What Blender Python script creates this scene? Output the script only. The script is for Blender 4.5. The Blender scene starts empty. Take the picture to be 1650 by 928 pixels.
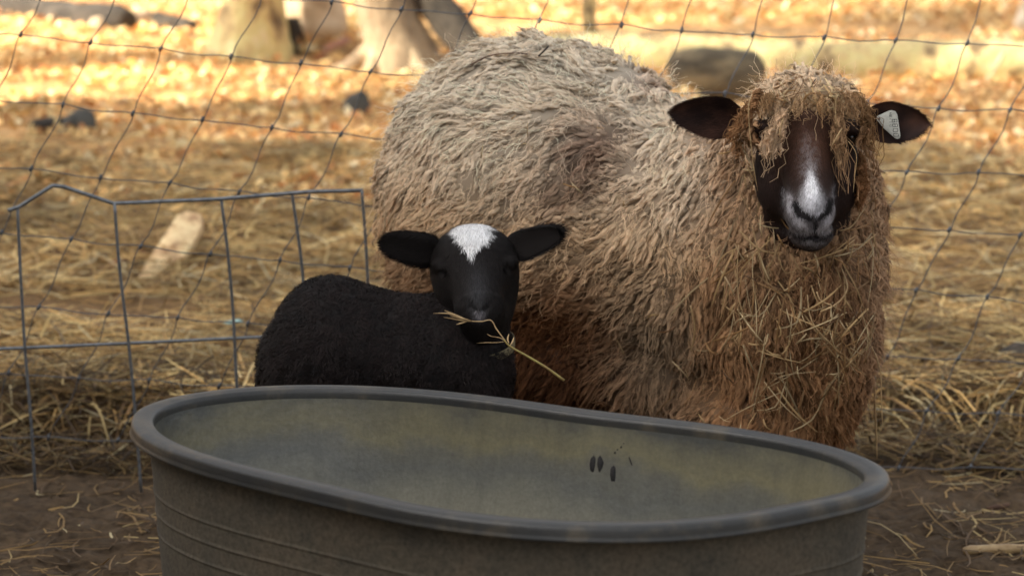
import bpy, math
import numpy as np
from mathutils import Vector
from mathutils.bvhtree import BVHTree

# ------------------------------------------------------------------ camera, world, sun
S = bpy.context.scene
H = 2.13
PITCH = math.radians(11.8)
FPX = 6000.0
cam_d = bpy.data.cameras.new('camera')
cam_d.sensor_width = 36.0
cam_d.lens = 36.0 * FPX / 1650.0
cam_d.clip_start = 0.1
cam_d.clip_end = 500.0
cam_d.dof.use_dof = True
cam_d.dof.focus_distance = 6.88
cam_d.dof.aperture_fstop = 4.5
cam = bpy.data.objects.new('camera', cam_d)
cam.location = (0, 0, H)
cam.rotation_euler = (math.radians(90) - PITCH, 0, 0)
S.collection.objects.link(cam)
S.camera = cam

SUN_EL = math.radians(33)
SUN_AZ_VEC = Vector((-1.0, -0.30, 0)).normalized()      # towards the sun, on the ground
W = bpy.data.worlds.new("World")
S.world = W
W.use_nodes = True
nt = W.node_tree
nt.nodes.clear()
sky = nt.nodes.new('ShaderNodeTexSky')
sky.sky_type = 'NISHITA'
sky.sun_disc = False
sky.sun_elevation = SUN_EL
sky.sun_rotation = math.atan2(SUN_AZ_VEC.x, SUN_AZ_VEC.y)
sky.air_density = 1.0
sky.dust_density = 6.0
sky.ozone_density = 0.6
hs = nt.nodes.new('ShaderNodeHueSaturation')
hs.inputs['Saturation'].default_value = 0.25
bg = nt.nodes.new('ShaderNodeBackground')
bg.inputs['Strength'].default_value = 0.15
wo = nt.nodes.new('ShaderNodeOutputWorld')
nt.links.new(sky.outputs[0], hs.inputs['Color'])
nt.links.new(hs.outputs[0], bg.inputs['Color'])
nt.links.new(bg.outputs[0], wo.inputs['Surface'])

sd = bpy.data.lights.new('sun', 'SUN')
sd.energy = 4.3
sd.angle = math.radians(0.53)
sd.color = (1.0, 0.90, 0.70)
sun = bpy.data.objects.new('sun', sd)
dirv = Vector((SUN_AZ_VEC.x * math.cos(SUN_EL), SUN_AZ_VEC.y * math.cos(SUN_EL), math.sin(SUN_EL)))
sun.rotation_euler = dirv.to_track_quat('Z', 'Y').to_euler()
sun.location = (-6, -3, 8)
S.collection.objects.link(sun)

S.render.engine = 'CYCLES'
S.view_settings.view_transform = 'Standard'
S.view_settings.look = 'None'
S.view_settings.exposure = 1.35
S.view_settings.gamma = 1.0
S.render.resolution_x = 1024
S.render.resolution_y = 575

rng = np.random.default_rng(7)
COL = S.collection


# ------------------------------------------------------------------ helpers
def P(px, py, Y):
    """world point at distance Y seen at photo position (px, py)"""
    dx = (px - 825.0) / FPX
    dz = -(py - 464.0) / FPX
    c, s = math.cos(PITCH), math.sin(PITCH)
    v = np.array([dx, c + dz * s, -s + dz * c])
    v = v * (Y / v[1])
    return np.array([v[0], v[1], H + v[2]])


def ray(px, py):
    dx = (px - 825.0) / FPX
    dz = -(py - 464.0) / FPX
    c, s = math.cos(PITCH), math.sin(PITCH)
    return Vector((dx, c + dz * s, -s + dz * c)).normalized()


def cap_hue(c, top=0.80):
    m = np.max(c, axis=-1, keepdims=True)
    return np.maximum(c * np.minimum(1.0, top / np.maximum(m, 1e-6)), 0.004)


def srgb(r, g, b):
    f = lambda v: (v / 255.0) / 12.92 if v / 255.0 <= 0.04045 else ((v / 255.0 + 0.055) / 1.055) ** 2.4
    return np.array([f(r), f(g), f(b)])


def norm(v):
    return v / np.maximum(np.linalg.norm(v, axis=-1, keepdims=True), 1e-9)


def sstep(a, b, x):
    t = np.clip((x - a) / (b - a), 0, 1)
    return t * t * (3 - 2 * t)


def _hash(i, j, k):
    n = (i * 374761393 + j * 668265263 + k * 2147483647 + 1013904223) & 0xffffffff
    n = ((n ^ (n >> 13)) * 1274126177) & 0xffffffff
    return ((n ^ (n >> 16)) & 0xffff) / 65535.0


def vnoise(p, scale=1.0, seed=0):
    q = np.asarray(p, float) * scale + seed * 17.31
    i = np.floor(q).astype(np.int64)
    f = q - i
    f = f * f * (3 - 2 * f)
    out = 0
    for a in (0, 1):
        for b in (0, 1):
            for c in (0, 1):
                w = (f[..., 0] if a else 1 - f[..., 0]) * (f[..., 1] if b else 1 - f[..., 1]) * (f[..., 2] if c else 1 - f[..., 2])
                out = out + w * _hash(i[..., 0] + a, i[..., 1] + b, i[..., 2] + c)
    return out * 2 - 1


def fbm(p, scale, octv=3, seed=0):
    o, a, t = 0, 1.0, 0
    for k in range(octv):
        o = o + a * vnoise(p, scale * 2 ** k, seed + k)
        t += a
        a *= 0.5
    return o / t


def tag(o, label=None, cat=None, group=None, kind=None):
    if label: o['label'] = label
    if cat: o['category'] = cat
    if group: o['group'] = group
    if kind: o['kind'] = kind
    return o


def empty(name, loc=(0, 0, 0)):
    o = bpy.data.objects.new(name, None)
    o.empty_display_size = 0.1
    o.location = loc
    COL.objects.link(o)
    return o


def link(name, me, parent=None, loc=None):
    o = bpy.data.objects.new(name, me)
    COL.objects.link(o)
    if parent is not None:
        o.parent = parent
        if loc is None:
            o.location = -parent.location      # meshes are written in world coordinates
    if loc is not None:
        o.location = loc
    return o


def mesh(name, v, quads=None, tris=None, mat=None, col=None, smooth=True, parent=None, matidx=None, loc=None):
    """numpy arrays straight into ONE mesh object"""
    me = bpy.data.meshes.new(name)
    v = np.asarray(v, np.float32)
    nq = 0 if quads is None else len(quads)
    ntr = 0 if tris is None else len(tris)
    me.vertices.add(len(v))
    me.vertices.foreach_set('co', v.ravel())
    idx = []
    if nq: idx.append(np.asarray(quads, np.int32).ravel())
    if ntr: idx.append(np.asarray(tris, np.int32).ravel())
    idx = np.concatenate(idx)
    me.loops.add(len(idx))
    me.loops.foreach_set('vertex_index', idx)
    me.polygons.add(nq + ntr)
    st = np.concatenate([np.arange(nq) * 4, nq * 4 + np.arange(ntr) * 3]).astype(np.int32)
    me.polygons.foreach_set('loop_start', st)
    me.polygons.foreach_set('use_smooth', np.full(nq + ntr, smooth))
    me.update(calc_edges=True)
    me.validate()
    if col is not None:
        a = me.color_attributes.new('Col', 'FLOAT_COLOR', 'POINT')
        c = np.ones((len(v), 4), np.float32)
        c[:, :3] = col
        a.data.foreach_set('color', c.ravel())
    mats = mat if isinstance(mat, (list, tuple)) else ([mat] if mat else [])
    for m in mats: me.materials.append(m)
    if matidx is not None:
        me.polygons.foreach_set('material_index', np.asarray(matidx, np.int32))
    return link(name, me, parent, loc)


# ---- materials
def mat(name, base=(0.5, 0.5, 0.5), rough=0.8, attr=False, noise=None, bump=None, metal=0.0, spec=0.5,
        sheen=0.0, trans=0.0, ramp=None, coat=0.0):
    """noise=(scale, amount, detail) mottles the base colour; ramp=(scale, stretch, [(pos,col)...]); bump=(scale, strength)"""
    m = bpy.data.materials.new(name)
    m.use_nodes = True
    n = m.node_tree.nodes
    L = m.node_tree.links
    b = n['Principled BSDF']
    b.inputs['Roughness'].default_value = rough
    b.inputs['Metallic'].default_value = metal
    b.inputs['Specular IOR Level'].default_value = spec
    b.inputs['Coat Weight'].default_value = coat
    if sheen:
        b.inputs['Sheen Weight'].default_value = sheen
        b.inputs['Sheen Roughness'].default_value = 0.6
    tc = n.new('ShaderNodeTexCoord')
    src = None
    if attr:
        at = n.new('ShaderNodeAttribute')
        at.attribute_name = 'Col'
        src = at.outputs['Color']
    if ramp:
        mp = n.new('ShaderNodeMapping')
        mp.inputs['Scale'].default_value = ramp[1]
        nz = n.new('ShaderNodeTexNoise')
        nz.inputs['Scale'].default_value = ramp[0]
        nz.inputs['Detail'].default_value = 8
        nz.inputs['Roughness'].default_value = 0.62
        cr = n.new('ShaderNodeValToRGB')
        el = cr.color_ramp.elements
        while len(el) < len(ramp[2]): el.new(0.5)
        for e, (p_, c_) in zip(el, ramp[2]):
            e.position = p_
            e.color = (*c_, 1)
        L.new(tc.outputs['Object'], mp.inputs[0])
        L.new(mp.outputs[0], nz.inputs['Vector'])
        L.new(nz.outputs['Fac'], cr.inputs[0])
        src = cr.outputs[0]
    if noise:
        nz = n.new('ShaderNodeTexNoise')
        nz.inputs['Scale'].default_value = noise[0]
        nz.inputs['Detail'].default_value = noise[2]
        mr = n.new('ShaderNodeMapRange')
        mr.inputs[1].default_value = 0.3
        mr.inputs[2].default_value = 0.7
        mr.inputs[3].default_value = 1 - noise[1]
        mr.inputs[4].default_value = 1 + noise[1]
        L.new(tc.outputs['Object'], nz.inputs['Vector'])
        L.new(nz.outputs['Fac'], mr.inputs[0])
        mx = n.new('ShaderNodeVectorMath')
        mx.operation = 'SCALE'
        if src is None: mx.inputs[0].default_value = base
        else: L.new(src, mx.inputs[0])
        L.new(mr.outputs[0], mx.inputs['Scale'])
        src = mx.outputs[0]
    if src is not None: L.new(src, b.inputs['Base Color'])
    else: b.inputs['Base Color'].default_value = (*base, 1)
    if bump:
        nz = n.new('ShaderNodeTexNoise')
        nz.inputs['Scale'].default_value = bump[0]
        nz.inputs['Detail'].default_value = 6
        bp = n.new('ShaderNodeBump')
        bp.inputs['Strength'].default_value = bump[1]
        bp.inputs['Distance'].default_value = bump[2] if len(bump) > 2 else 0.004
        L.new(tc.outputs['Object'], nz.inputs['Vector'])
        L.new(nz.outputs['Fac'], bp.inputs['Height'])
        L.new(bp.outputs[0], b.inputs['Normal'])
    if trans:
        tr = n.new('ShaderNodeBsdfTranslucent')
        ms = n.new('ShaderNodeMixShader')
        ms.inputs[0].default_value = trans
        if src is not None: L.new(src, tr.inputs['Color'])
        else: tr.inputs['Color'].default_value = (*base, 1)
        L.new(b.outputs[0], ms.inputs[1])
        L.new(tr.outputs[0], ms.inputs[2])
        L.new(ms.outputs[0], n['Material Output'].inputs['Surface'])
    return m


M = {}
M['wool'] = mat('wool', attr=True, rough=0.9, spec=0.15, trans=0.22)
M['skin'] = mat('skin', attr=True, rough=0.75, spec=0.25)
M['fur'] = mat('fur', attr=True, rough=0.75, spec=0.25)
M['straw'] = mat('straw', attr=True, rough=0.6, spec=0.3, trans=0.1)
M['leaf'] = mat('leaf', attr=True, rough=0.7, spec=0.25, trans=0.15)
M['soil'] = mat('soil', attr=True, rough=0.9, spec=0.2, noise=(60, 0.35, 8), bump=(90, 0.7, 0.006))
M['wire'] = mat('wire', (0.12, 0.125, 0.135), rough=0.5, metal=0.6, noise=(150, 0.25, 3))
M['panel_wire'] = mat('panel_wire', (0.17, 0.18, 0.19), rough=0.5, metal=0.5, noise=(90, 0.3, 3))
M['bark'] = mat('bark', rough=0.95, ramp=(9, (1, 1, 0.3), [(0.3, (0.07, 0.05, 0.035)), (0.5, (0.17, 0.13, 0.085)), (0.7, (0.30, 0.25, 0.17))]), bump=(30, 1.0, 0.02))
M['moss_bark'] = mat('moss_bark', rough=0.95, ramp=(9, (1, 1, 0.6), [(0.38, (0.16, 0.11, 0.06)), (0.47, (0.56, 0.42, 0.20)), (0.55, (0.58, 0.50, 0.22)), (0.65, (0.70, 0.58, 0.36))]), bump=(25, 1.0, 0.015))
M['pale_wood'] = mat('pale_wood', rough=0.8, ramp=(6, (1, 1, 1), [(0.35, (0.34, 0.22, 0.12)), (0.5, (0.66, 0.50, 0.32)), (0.65, (0.78, 0.66, 0.48))]), bump=(40, 0.6, 0.01))
M['dark_wood'] = mat('dark_wood', rough=0.95, ramp=(14, (1, 1, 1), [(0.3, (0.022, 0.018, 0.014)), (0.5, (0.05, 0.04, 0.03)), (0.75, (0.11, 0.09, 0.07))]), bump=(50, 0.9, 0.01))
M['grey_wood'] = mat('grey_wood', rough=0.95, ramp=(9, (0.35, 1, 2.0), [(0.34, (0.05, 0.04, 0.025)), (0.48, (0.13, 0.10, 0.06)), (0.66, (0.34, 0.26, 0.14))]), bump=(40, 0.9, 0.01))
M['brown_wood'] = mat('brown_wood', rough=0.9, ramp=(20, (1, 1, 1), [(0.3, (0.06, 0.03, 0.018)), (0.55, (0.13, 0.07, 0.04)), (0.75, (0.22, 0.14, 0.08))]), bump=(60, 0.8, 0.006))
M['rock'] = mat('rock', rough=0.9, ramp=(15, (1, 1, 1), [(0.3, (0.03, 0.03, 0.028)), (0.6, (0.09, 0.085, 0.07))]), bump=(40, 0.8, 0.01))
M['board'] = mat('board', rough=0.9, ramp=(6, (1, 1, 0.15), [(0.3, (0.12, 0.09, 0.06)), (0.7, (0.28, 0.22, 0.16))]), bump=(40, 0.5, 0.005))
M['roof'] = mat('roof', (0.10, 0.10, 0.10), rough=0.6, noise=(4, 0.3, 5))
M['hoof'] = mat('hoof', (0.03, 0.025, 0.02), rough=0.6, noise=(60, 0.3, 4))
M['eye'] = mat('eye', (0.012, 0.008, 0.005), rough=0.08, spec=0.6, coat=0.5)
M['tag'] = mat('ear_tag_plastic', (0.50, 0.50, 0.44), rough=0.5, noise=(120, 0.18, 6))
M['ink'] = mat('ink', (0.03, 0.03, 0.035), rough=0.7)
M['collar'] = mat('collar', rough=0.7, ramp=(60, (1, 1, 1), [(0.35, (0.06, 0.045, 0.02)), (0.6, (0.20, 0.16, 0.08))]))
M['scrap'] = mat('scrap', (0.35, 0.55, 0.50), rough=0.5, noise=(80, 0.2, 4))


# ---- ribbons: N paths of K points -> one mesh
def ribbons(name, pts, width, side, color, material, parent=None, roof=0.0, kind=None):
    """pts (N,K,3), width (N,K), side (N,K,3), color (N,K,3). roof>0 lifts a third middle vertex (Λ section)"""
    N, K, _ = pts.shape
    w = width[..., None] * 0.5
    if roof:
        t = np.gradient(pts, axis=1)
        up = norm(np.cross(side, t))
        V = np.stack([pts - side * w, pts + up * w * roof, pts + side * w], axis=2)
        m = 3
    else:
        V = np.stack([pts - side * w, pts + side * w], axis=2)
        m = 2
    C = np.repeat(color[:, :, None, :], m, axis=2)
    base = (np.arange(N) * K * m)[:, None, None]
    k = (np.arange(K - 1) * m)[None, :, None]
    j = np.arange(m - 1)[None, None, :]
    a = base + k + j
    q = np.stack([a, a + 1, a + 1 + m, a + m], axis=-1).reshape(-1, 4)
    o = mesh(name, V.reshape(-1, 3), quads=q, mat=material, col=C.reshape(-1, 3), parent=parent)
    if kind: o['kind'] = kind
    return o


# ---- tube along a path
def tube_arrays(path, radii, sides=8, cap=True, rough=0.0, rscale=8.0, seed=0, flat=1.0):
    path = np.asarray(path, float)
    K = len(path)
    radii = np.broadcast_to(np.asarray(radii, float), (K,))
    t = norm(np.gradient(path, axis=0))
    up = np.array([0.13, 0.21, 1.0])
    if abs(np.dot(norm(path[-1] - path[0]), norm(up))) > 0.9: up = np.array([1.0, 0.1, 0.0])
    a = norm(np.cross(t, up))
    b = norm(np.cross(a, t))
    th = np.arange(sides) / sides * 2 * math.pi
    ring = path[:, None, :] + radii[:, None, None] * (np.cos(th)[None, :, None] * a[:, None, :] + flat * np.sin(th)[None, :, None] * b[:, None, :])
    if rough:
        d = ring - path[:, None, :]
        ring = path[:, None, :] + d * (1 + rough * fbm(ring, rscale, 3, seed)[..., None])
    V = ring.reshape(-1, 3)
    i = (np.arange(K - 1) * sides)[:, None]
    j = np.arange(sides)[None, :]
    j2 = (j + 1) % sides
    q = np.stack([i + j, i + sides + j, i + sides + j2, i + j2], -1).reshape(-1, 4)
    tr = []
    if cap:
        V = np.vstack([V, path[0] - t[0] * radii[0] * 0.05, path[-1] + t[-1] * radii[-1] * 0.05])
        c0, c1 = K * sides, K * sides + 1
        for s_ in range(sides):
            n_ = (s_ + 1) % sides
            tr.append((c0, s_, n_))
            tr.append((c1, (K - 1) * sides + n_, (K - 1) * sides + s_))
    return V, q, np.array(tr, int).reshape(-1, 3)


class Batch:
    def __init__(s): s.v, s.q, s.t, s.c, s.n = [], [], [], [], 0
    def add(s, v, q=None, t=None, c=None):
        s.v.append(v)
        if q is not None and len(q): s.q.append(np.asarray(q) + s.n)
        if t is not None and len(t): s.t.append(np.asarray(t) + s.n)
        if c is not None: s.c.append(np.broadcast_to(c, (len(v), 3)))
        s.n += len(v)
    def build(s, name, m, parent=None, smooth=True, loc=None):
        return mesh(name, np.vstack(s.v), np.vstack(s.q) if s.q else None, np.vstack(s.t) if s.t else None, m,
                    np.vstack(s.c) if s.c else None, smooth, parent, loc=loc)


def tube(name, path, radii, material, sides=8, parent=None, smooth=True, **kw):
    B = Batch()
    B.add(*tube_arrays(path, radii, sides, **kw))
    return B.build(name, material, parent, smooth)


def curve_pts(ctrl, n):
    """Catmull-Rom through control points"""
    c = np.asarray(ctrl, float)
    c = np.vstack([2 * c[0] - c[1], c, 2 * c[-1] - c[-2]])
    out = []
    m = len(c) - 3
    for k in range(n):
        u = k / (n - 1) * m
        i = min(int(u), m - 1)
        f = u - i
        p0, p1, p2, p3 = c[i], c[i + 1], c[i + 2], c[i + 3]
        out.append(0.5 * (2 * p1 + (p2 - p0) * f + (2 * p0 - 5 * p1 + 4 * p2 - p3) * f ** 2 + (3 * p1 - p0 - 3 * p2 + p3) * f ** 3))
    return np.array(out)


# ---- signed distance modelling + surface nets
def smin(a, b, k):
    h = np.clip(0.5 + 0.5 * (b - a) / k, 0, 1)
    return b * (1 - h) + a * h - k * h * (1 - h)


def smax(a, b, k): return -smin(-a, -b, k)


def sd_ell(p, c, r, rot=None):
    q = p - np.asarray(c, np.float32)
    if rot is not None: q = q @ np.asarray(rot, np.float32)      # columns = ellipsoid axes
    r = np.asarray(r, np.float32)
    k0 = np.linalg.norm(q / r, axis=-1)
    k1 = np.linalg.norm(q / (r * r), axis=-1)
    return k0 * (k0 - 1) / np.maximum(k1, 1e-6)


def sd_cap(p, a, b, ra, rb):
    a = np.asarray(a, np.float32)
    b = np.asarray(b, np.float32)
    d = b - a
    h = np.clip(((p - a) @ d) / np.dot(d, d), 0, 1)
    return np.linalg.norm(p - a - h[..., None] * d, axis=-1) - (ra + (rb - ra) * h)


def surface_nets(fn, lo, hi, h):
    lo = np.asarray(lo, float)
    hi = np.asarray(hi, float)
    n = np.ceil((hi - lo) / h).astype(int) + 1
    ax = [lo[i] + np.arange(n[i]) * h for i in range(3)]
    vals = np.empty(n, np.float32)
    for i0 in range(0, n[0], 24):
        g = np.stack(np.meshgrid(ax[0][i0:i0 + 24], ax[1], ax[2], indexing='ij'), -1).astype(np.float32)
        vals[i0:i0 + 24] = fn(g)
    ins = vals < 0
    cnt = np.zeros(n - 1, np.int8)
    for a in (0, 1):
        for b in (0, 1):
            for c in (0, 1):
                cnt += ins[a:n[0] - 1 + a, b:n[1] - 1 + b, c:n[2] - 1 + c]
    act = (cnt > 0) & (cnt < 8)
    I = np.argwhere(act)
    vid = np.full(n - 1, -1, np.int64)
    vid[act] = np.arange(len(I))
    acc = np.zeros((len(I), 3))
    num = np.zeros(len(I))
    for d in range(3):
        o = [0, 1, 2]
        o.remove(d)
        for u in (0, 1):
            for w in (0, 1):
                A = I.copy()
                A[:, o[0]] += u
                A[:, o[1]] += w
                B = A.copy()
                B[:, d] += 1
                va = vals[A[:, 0], A[:, 1], A[:, 2]]
                vb = vals[B[:, 0], B[:, 1], B[:, 2]]
                m = (va < 0) != (vb < 0)
                t = np.where(m, va / np.where(m, va - vb, 1), 0)
                Pp = A.astype(float)
                Pp[:, d] += t
                acc[m] += Pp[m]
                num[m] += 1
    V = lo + acc / num[:, None] * h
    Q = []
    for d in range(3):
        o = [(d + 1) % 3, (d + 2) % 3]
        sl0 = [slice(None)] * 3
        sl1 = [slice(None)] * 3
        sl0[d] = slice(0, -1)
        sl1[d] = slice(1, None)
        a, b = ins[tuple(sl0)], ins[tuple(sl1)]
        E = np.argwhere(a != b)
        ok = (E[:, o[0]] > 0) & (E[:, o[1]] > 0) & (E[:, o[0]] < n[o[0]] - 1) & (E[:, o[1]] < n[o[1]] - 1)
        E = E[ok]
        fl = a[E[:, 0], E[:, 1], E[:, 2]]
        c = []
        for (u, w) in ((1, 1), (0, 1), (0, 0), (1, 0)):
            G = E.copy()
            G[:, o[0]] -= u
            G[:, o[1]] -= w
            c.append(vid[G[:, 0], G[:, 1], G[:, 2]])
        q = np.stack(c, -1)
        q[~fl] = q[~fl][:, ::-1]
        Q.append(q)
    return V, np.vstack(Q)


def relax(V, Q, it=2, lam=0.5):
    for _ in range(it):
        acc = np.zeros_like(V)
        num = np.zeros(len(V))
        for i in range(4):
            a, b = Q[:, i], Q[:, (i + 1) % 4]
            np.add.at(acc, a, V[b]); np.add.at(num, a, 1)
            np.add.at(acc, b, V[a]); np.add.at(num, b, 1)
        V = V + lam * (acc / np.maximum(num, 1)[:, None] - V)
    return V


def vnormals(V, Q):
    n = np.cross(V[Q[:, 2]] - V[Q[:, 0]], V[Q[:, 3]] - V[Q[:, 1]])
    N = np.zeros_like(V)
    for i in range(4): np.add.at(N, Q[:, i], n)
    return norm(N), np.linalg.norm(n, axis=1) * 0.5


def scatter(V, Q, N, area, count, r, weight=None):
    w = area if weight is None else area * weight
    f = r.choice(len(Q), size=count, p=w / w.sum())
    u, v = r.random((count, 1)), r.random((count, 1))
    c = [V[Q[f, i]] for i in range(4)]
    n = [N[Q[f, i]] for i in range(4)]
    p = (1 - u) * (1 - v) * c[0] + u * (1 - v) * c[1] + u * v * c[2] + (1 - u) * v * c[3]
    nn = (1 - u) * (1 - v) * n[0] + u * (1 - v) * n[1] + u * v * n[2] + (1 - u) * v * n[3]
    return p, norm(nn)


# ------------------------------------------------------------------ the ground
def ground_h(x, y):
    x, y = np.broadcast_arrays(np.asarray(x, float), np.asarray(y, float))
    p = np.stack([x, y, np.zeros_like(x)], -1)
    wob = 0.14 * fbm(p, 1.7, 2, 3) - 0.10 * sstep(0.3, 1.2, x)
    bank = 0.10 * sstep(8.22, 8.50, y + wob)
    far = sstep(10.5, 13.0, y)
    h = bank
    h = h + 0.018 * fbm(p, 3.0, 3, 11) + 0.026 * fbm(p, 14.0, 3, 5) + 0.020 * np.abs(fbm(p, 33.0, 2, 6)) * sstep(8.5, 8.2, y)
    h = h + 0.035 * fbm(p, 1.6, 2, 21) * sstep(8.6, 9.6, y) * (1 - far)
    h = h + 0.05 * fbm(p, 0.7, 3, 31) * far
    return h


xs = np.concatenate([-np.geomspace(120, 2.4, 14), np.arange(-2.2, 2.2001, 0.02), np.geomspace(2.4, 120, 14)])
ys = np.concatenate([-np.geomspace(100, 2, 8), np.linspace(-1, 6.0, 15), np.arange(6.1, 9.0, 0.015), np.arange(9.0, 17.0, 0.04), np.geomspace(17.5, 160, 18)])
X, Y = np.meshgrid(xs, ys, indexing='ij')
Z = ground_h(X, Y)
V = np.stack([X, Y, Z], -1).reshape(-1, 3)
i, j = np.meshgrid(np.arange(len(xs) - 1), np.arange(len(ys) - 1), indexing='ij')
a = (i * len(ys) + j).ravel()
Q = np.stack([a, a + len(ys), a + len(ys) + 1, a + 1], -1)
mud = srgb(78, 63, 46)
dryc = srgb(140, 108, 70)
litter = srgb(206, 164, 112)
n1 = fbm(V * [1, 1, 0], 5.0, 4, 40)[:, None]
f1 = sstep(8.25, 8.75, V[:, 1:2] + 0.15 * n1)
f2 = sstep(11.0, 12.0, V[:, 1:2] + 0.6 * n1)
gc = (mud * (1 - f1) + dryc * 0.7 * f1) * (1 - f2) + litter * f2
gc = gc * (1 + 0.45 * n1 + 0.35 * fbm(V * [1, 1, 0], 26.0, 2, 44)[:, None])
g = mesh('ground', V, quads=Q, mat=M['soil'], col=np.clip(gc, 0.01, 1))
tag(g, kind='structure')

# ------------------------------------------------------------------ straw and litter (nobody could count it)
STRAW = np.array([srgb(205, 178, 120), srgb(186, 150, 92), srgb(160, 126, 76), srgb(120, 92, 58), srgb(214, 196, 150), srgb(96, 76, 52)])


def straws(name, x, y, r, length, width, lift, tilt=0.12, pal=STRAW, palw=None, label=None, K=4, bright=None):
    N = len(x)
    z = ground_h(x, y)
    az = r.random(N) * 2 * math.pi
    # most stalks lie across the view or slantwise
    L = length[0] + (length[1] - length[0]) * r.random(N) ** 1.6
    d = np.stack([np.cos(az), np.sin(az), r.normal(0, tilt, N)], -1)
    d = norm(d)
    s = (np.linspace(-0.5, 0.5, K))[None, :, None]
    pts = np.stack([x, y, z + lift * r.random(N) ** 1.4 + 0.004], -1)[:, None, :] + d[:, None, :] * s * L[:, None, None]
    bend = norm(np.stack([-d[:, 1], d[:, 0], r.normal(0, 0.5, N)], -1)) * (r.normal(0, 0.10, N) * L)[:, None]
    pts = pts + bend[:, None, :] * (s * 2) ** 2
    kn = (r.random(N) < 0.2)[:, None, None] * np.where(s > 0, s, 0) * L[:, None, None] * r.normal(0, 0.9, (N, 1, 3)) * [1, 1, 0.4]
    pts = pts + kn
    gz = ground_h(pts[..., 0], pts[..., 1])
    pts[..., 2] = np.maximum(pts[..., 2], gz + 0.003)
    w = (width[0] + (width[1] - width[0]) * r.random(N))[:, None] * np.ones((1, K))
    w[:, -1] *= 0.5
    t = norm(np.gradient(pts, axis=1))
    side = norm(np.cross(t, np.array([0, 0, 1.0]) + r.normal(0, 0.25, (N, 1, 3))))
    ci = r.choice(len(pal), N, p=palw)
    c = pal[ci] * (0.7 + 0.5 * r.random((N, 1)))
    if bright is not None: c = c * bright(x, y)[:, None]
    c = np.repeat(c[:, None, :], K, 1)
    o = ribbons(name, pts, w, side, c, M['straw'], roof=0.7)
    tag(o, label, 'straw', kind='stuff')
    return o


r1 = np.random.default_rng(11)
N = 74000
yy = 8.33 + 3.6 * r1.random(N) ** 1.15
xx = (r1.random(N) * 2 - 1) * (2.2 + 0.22 * (yy - 8.3))
pn = np.stack([xx, yy, 0 * xx], -1)
keep = (fbm(pn, 2.3, 3, 50) + 0.42 > r1.random(N) * 0.85)
keep &= yy + 0.16 * fbm(pn, 1.7, 2, 3) - 0.10 * sstep(0.3, 1.2, xx) > 8.38 + 0.1 * r1.random(N)
straws('straw_bedding', xx[keep], yy[keep], r1, (0.05, 0.34), (0.0022, 0.0068), 0.045,
       palw=[.2, .27, .22, .14, .07, .10], label='matted pale straw and hay covering the ground behind the wire fence',
       bright=lambda x, y: 1.12 + 0.9 * fbm(np.stack([x, y * 1.5, 0 * x], -1), 3.0, 3, 77))
# scattered stalks on the mud
N = 20000
yy = 6.2 + 2.2 * r1.random(N)
xx = (r1.random(N) * 2 - 1) * 2.1
pn = np.stack([xx, yy, 0 * xx], -1)
keep = 0.7 * fbm(pn, 4.5, 3, 60) + 0.20 + 0.22 * sstep(7.7, 7.3, yy) > 0.95 * r1.random(N)
straws('scattered_straw', xx[keep], yy[keep], r1, (0.015, 0.17), (0.0018, 0.0055), 0.008, tilt=0.05,
       pal=STRAW * 0.72, palw=[.08, .18, .22, .24, .04, .24], label='loose straw trodden into the dark mud beside the tub')
N = 7000
yy = 8.12 + 0.45 * r1.random(N)
xx = (r1.random(N) * 2 - 1) * 2.0
straws('dark_straw', xx, yy, r1, (0.03, 0.22), (0.002, 0.006), 0.06, tilt=0.25, pal=STRAW * 0.42, palw=[.1, .2, .25, .2, .05, .2], label='dark straw and twigs along the foot of the bedding')  # straw palette darkened throughout for this strip


# straw hanging over the edge of the bank
def droopers():
    r = np.random.default_rng(21)
    N = 150
    x = np.concatenate([0.72 + 0.62 * r.random(N // 2), -1.35 + 1.0 * r.random(N // 2)])
    y = 8.36 + 0.12 * r.random(N) + 0.08 * sstep(0.3, 1.2, x)
    z0 = ground_h(x, y) + 0.02 + 0.03 * r.random(N)
    L = 0.06 + 0.24 * r.random(N) ** 1.8
    K = 5
    s = np.linspace(0, 1, K)[None, :]
    a = r.normal(0, 0.8, N)[:, None]
    out = np.stack([x[:, None] + np.sin(a) * L[:, None] * s, y[:, None] - L[:, None] * 0.75 * s, z0[:, None] + L[:, None] * (0.25 * s - 0.85 * s ** 2)], -1)
    gz = ground_h(out[..., 0], out[..., 1])
    out[..., 2] = np.maximum(out[..., 2], gz + 0.004)
    t = norm(np.gradient(out, axis=1))
    side = norm(np.cross(t, [0, -1, 0.4]))
    c = STRAW[r.choice(6, N, p=[.25, .3, .2, .1, .1, .05])] * (0.75 + 0.5 * r.random((N, 1)))
    w = (0.0022 + 0.0035 * r.random(N))[:, None] * np.ones((1, K))
    o = ribbons('overhanging_straw', out, w, side, np.repeat(c[:, None], K, 1), M['straw'], roof=0.7)
    tag(o, 'straw stalks hanging over the edge of the bedding above bare mud', 'straw', kind='stuff')


droopers()


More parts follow.
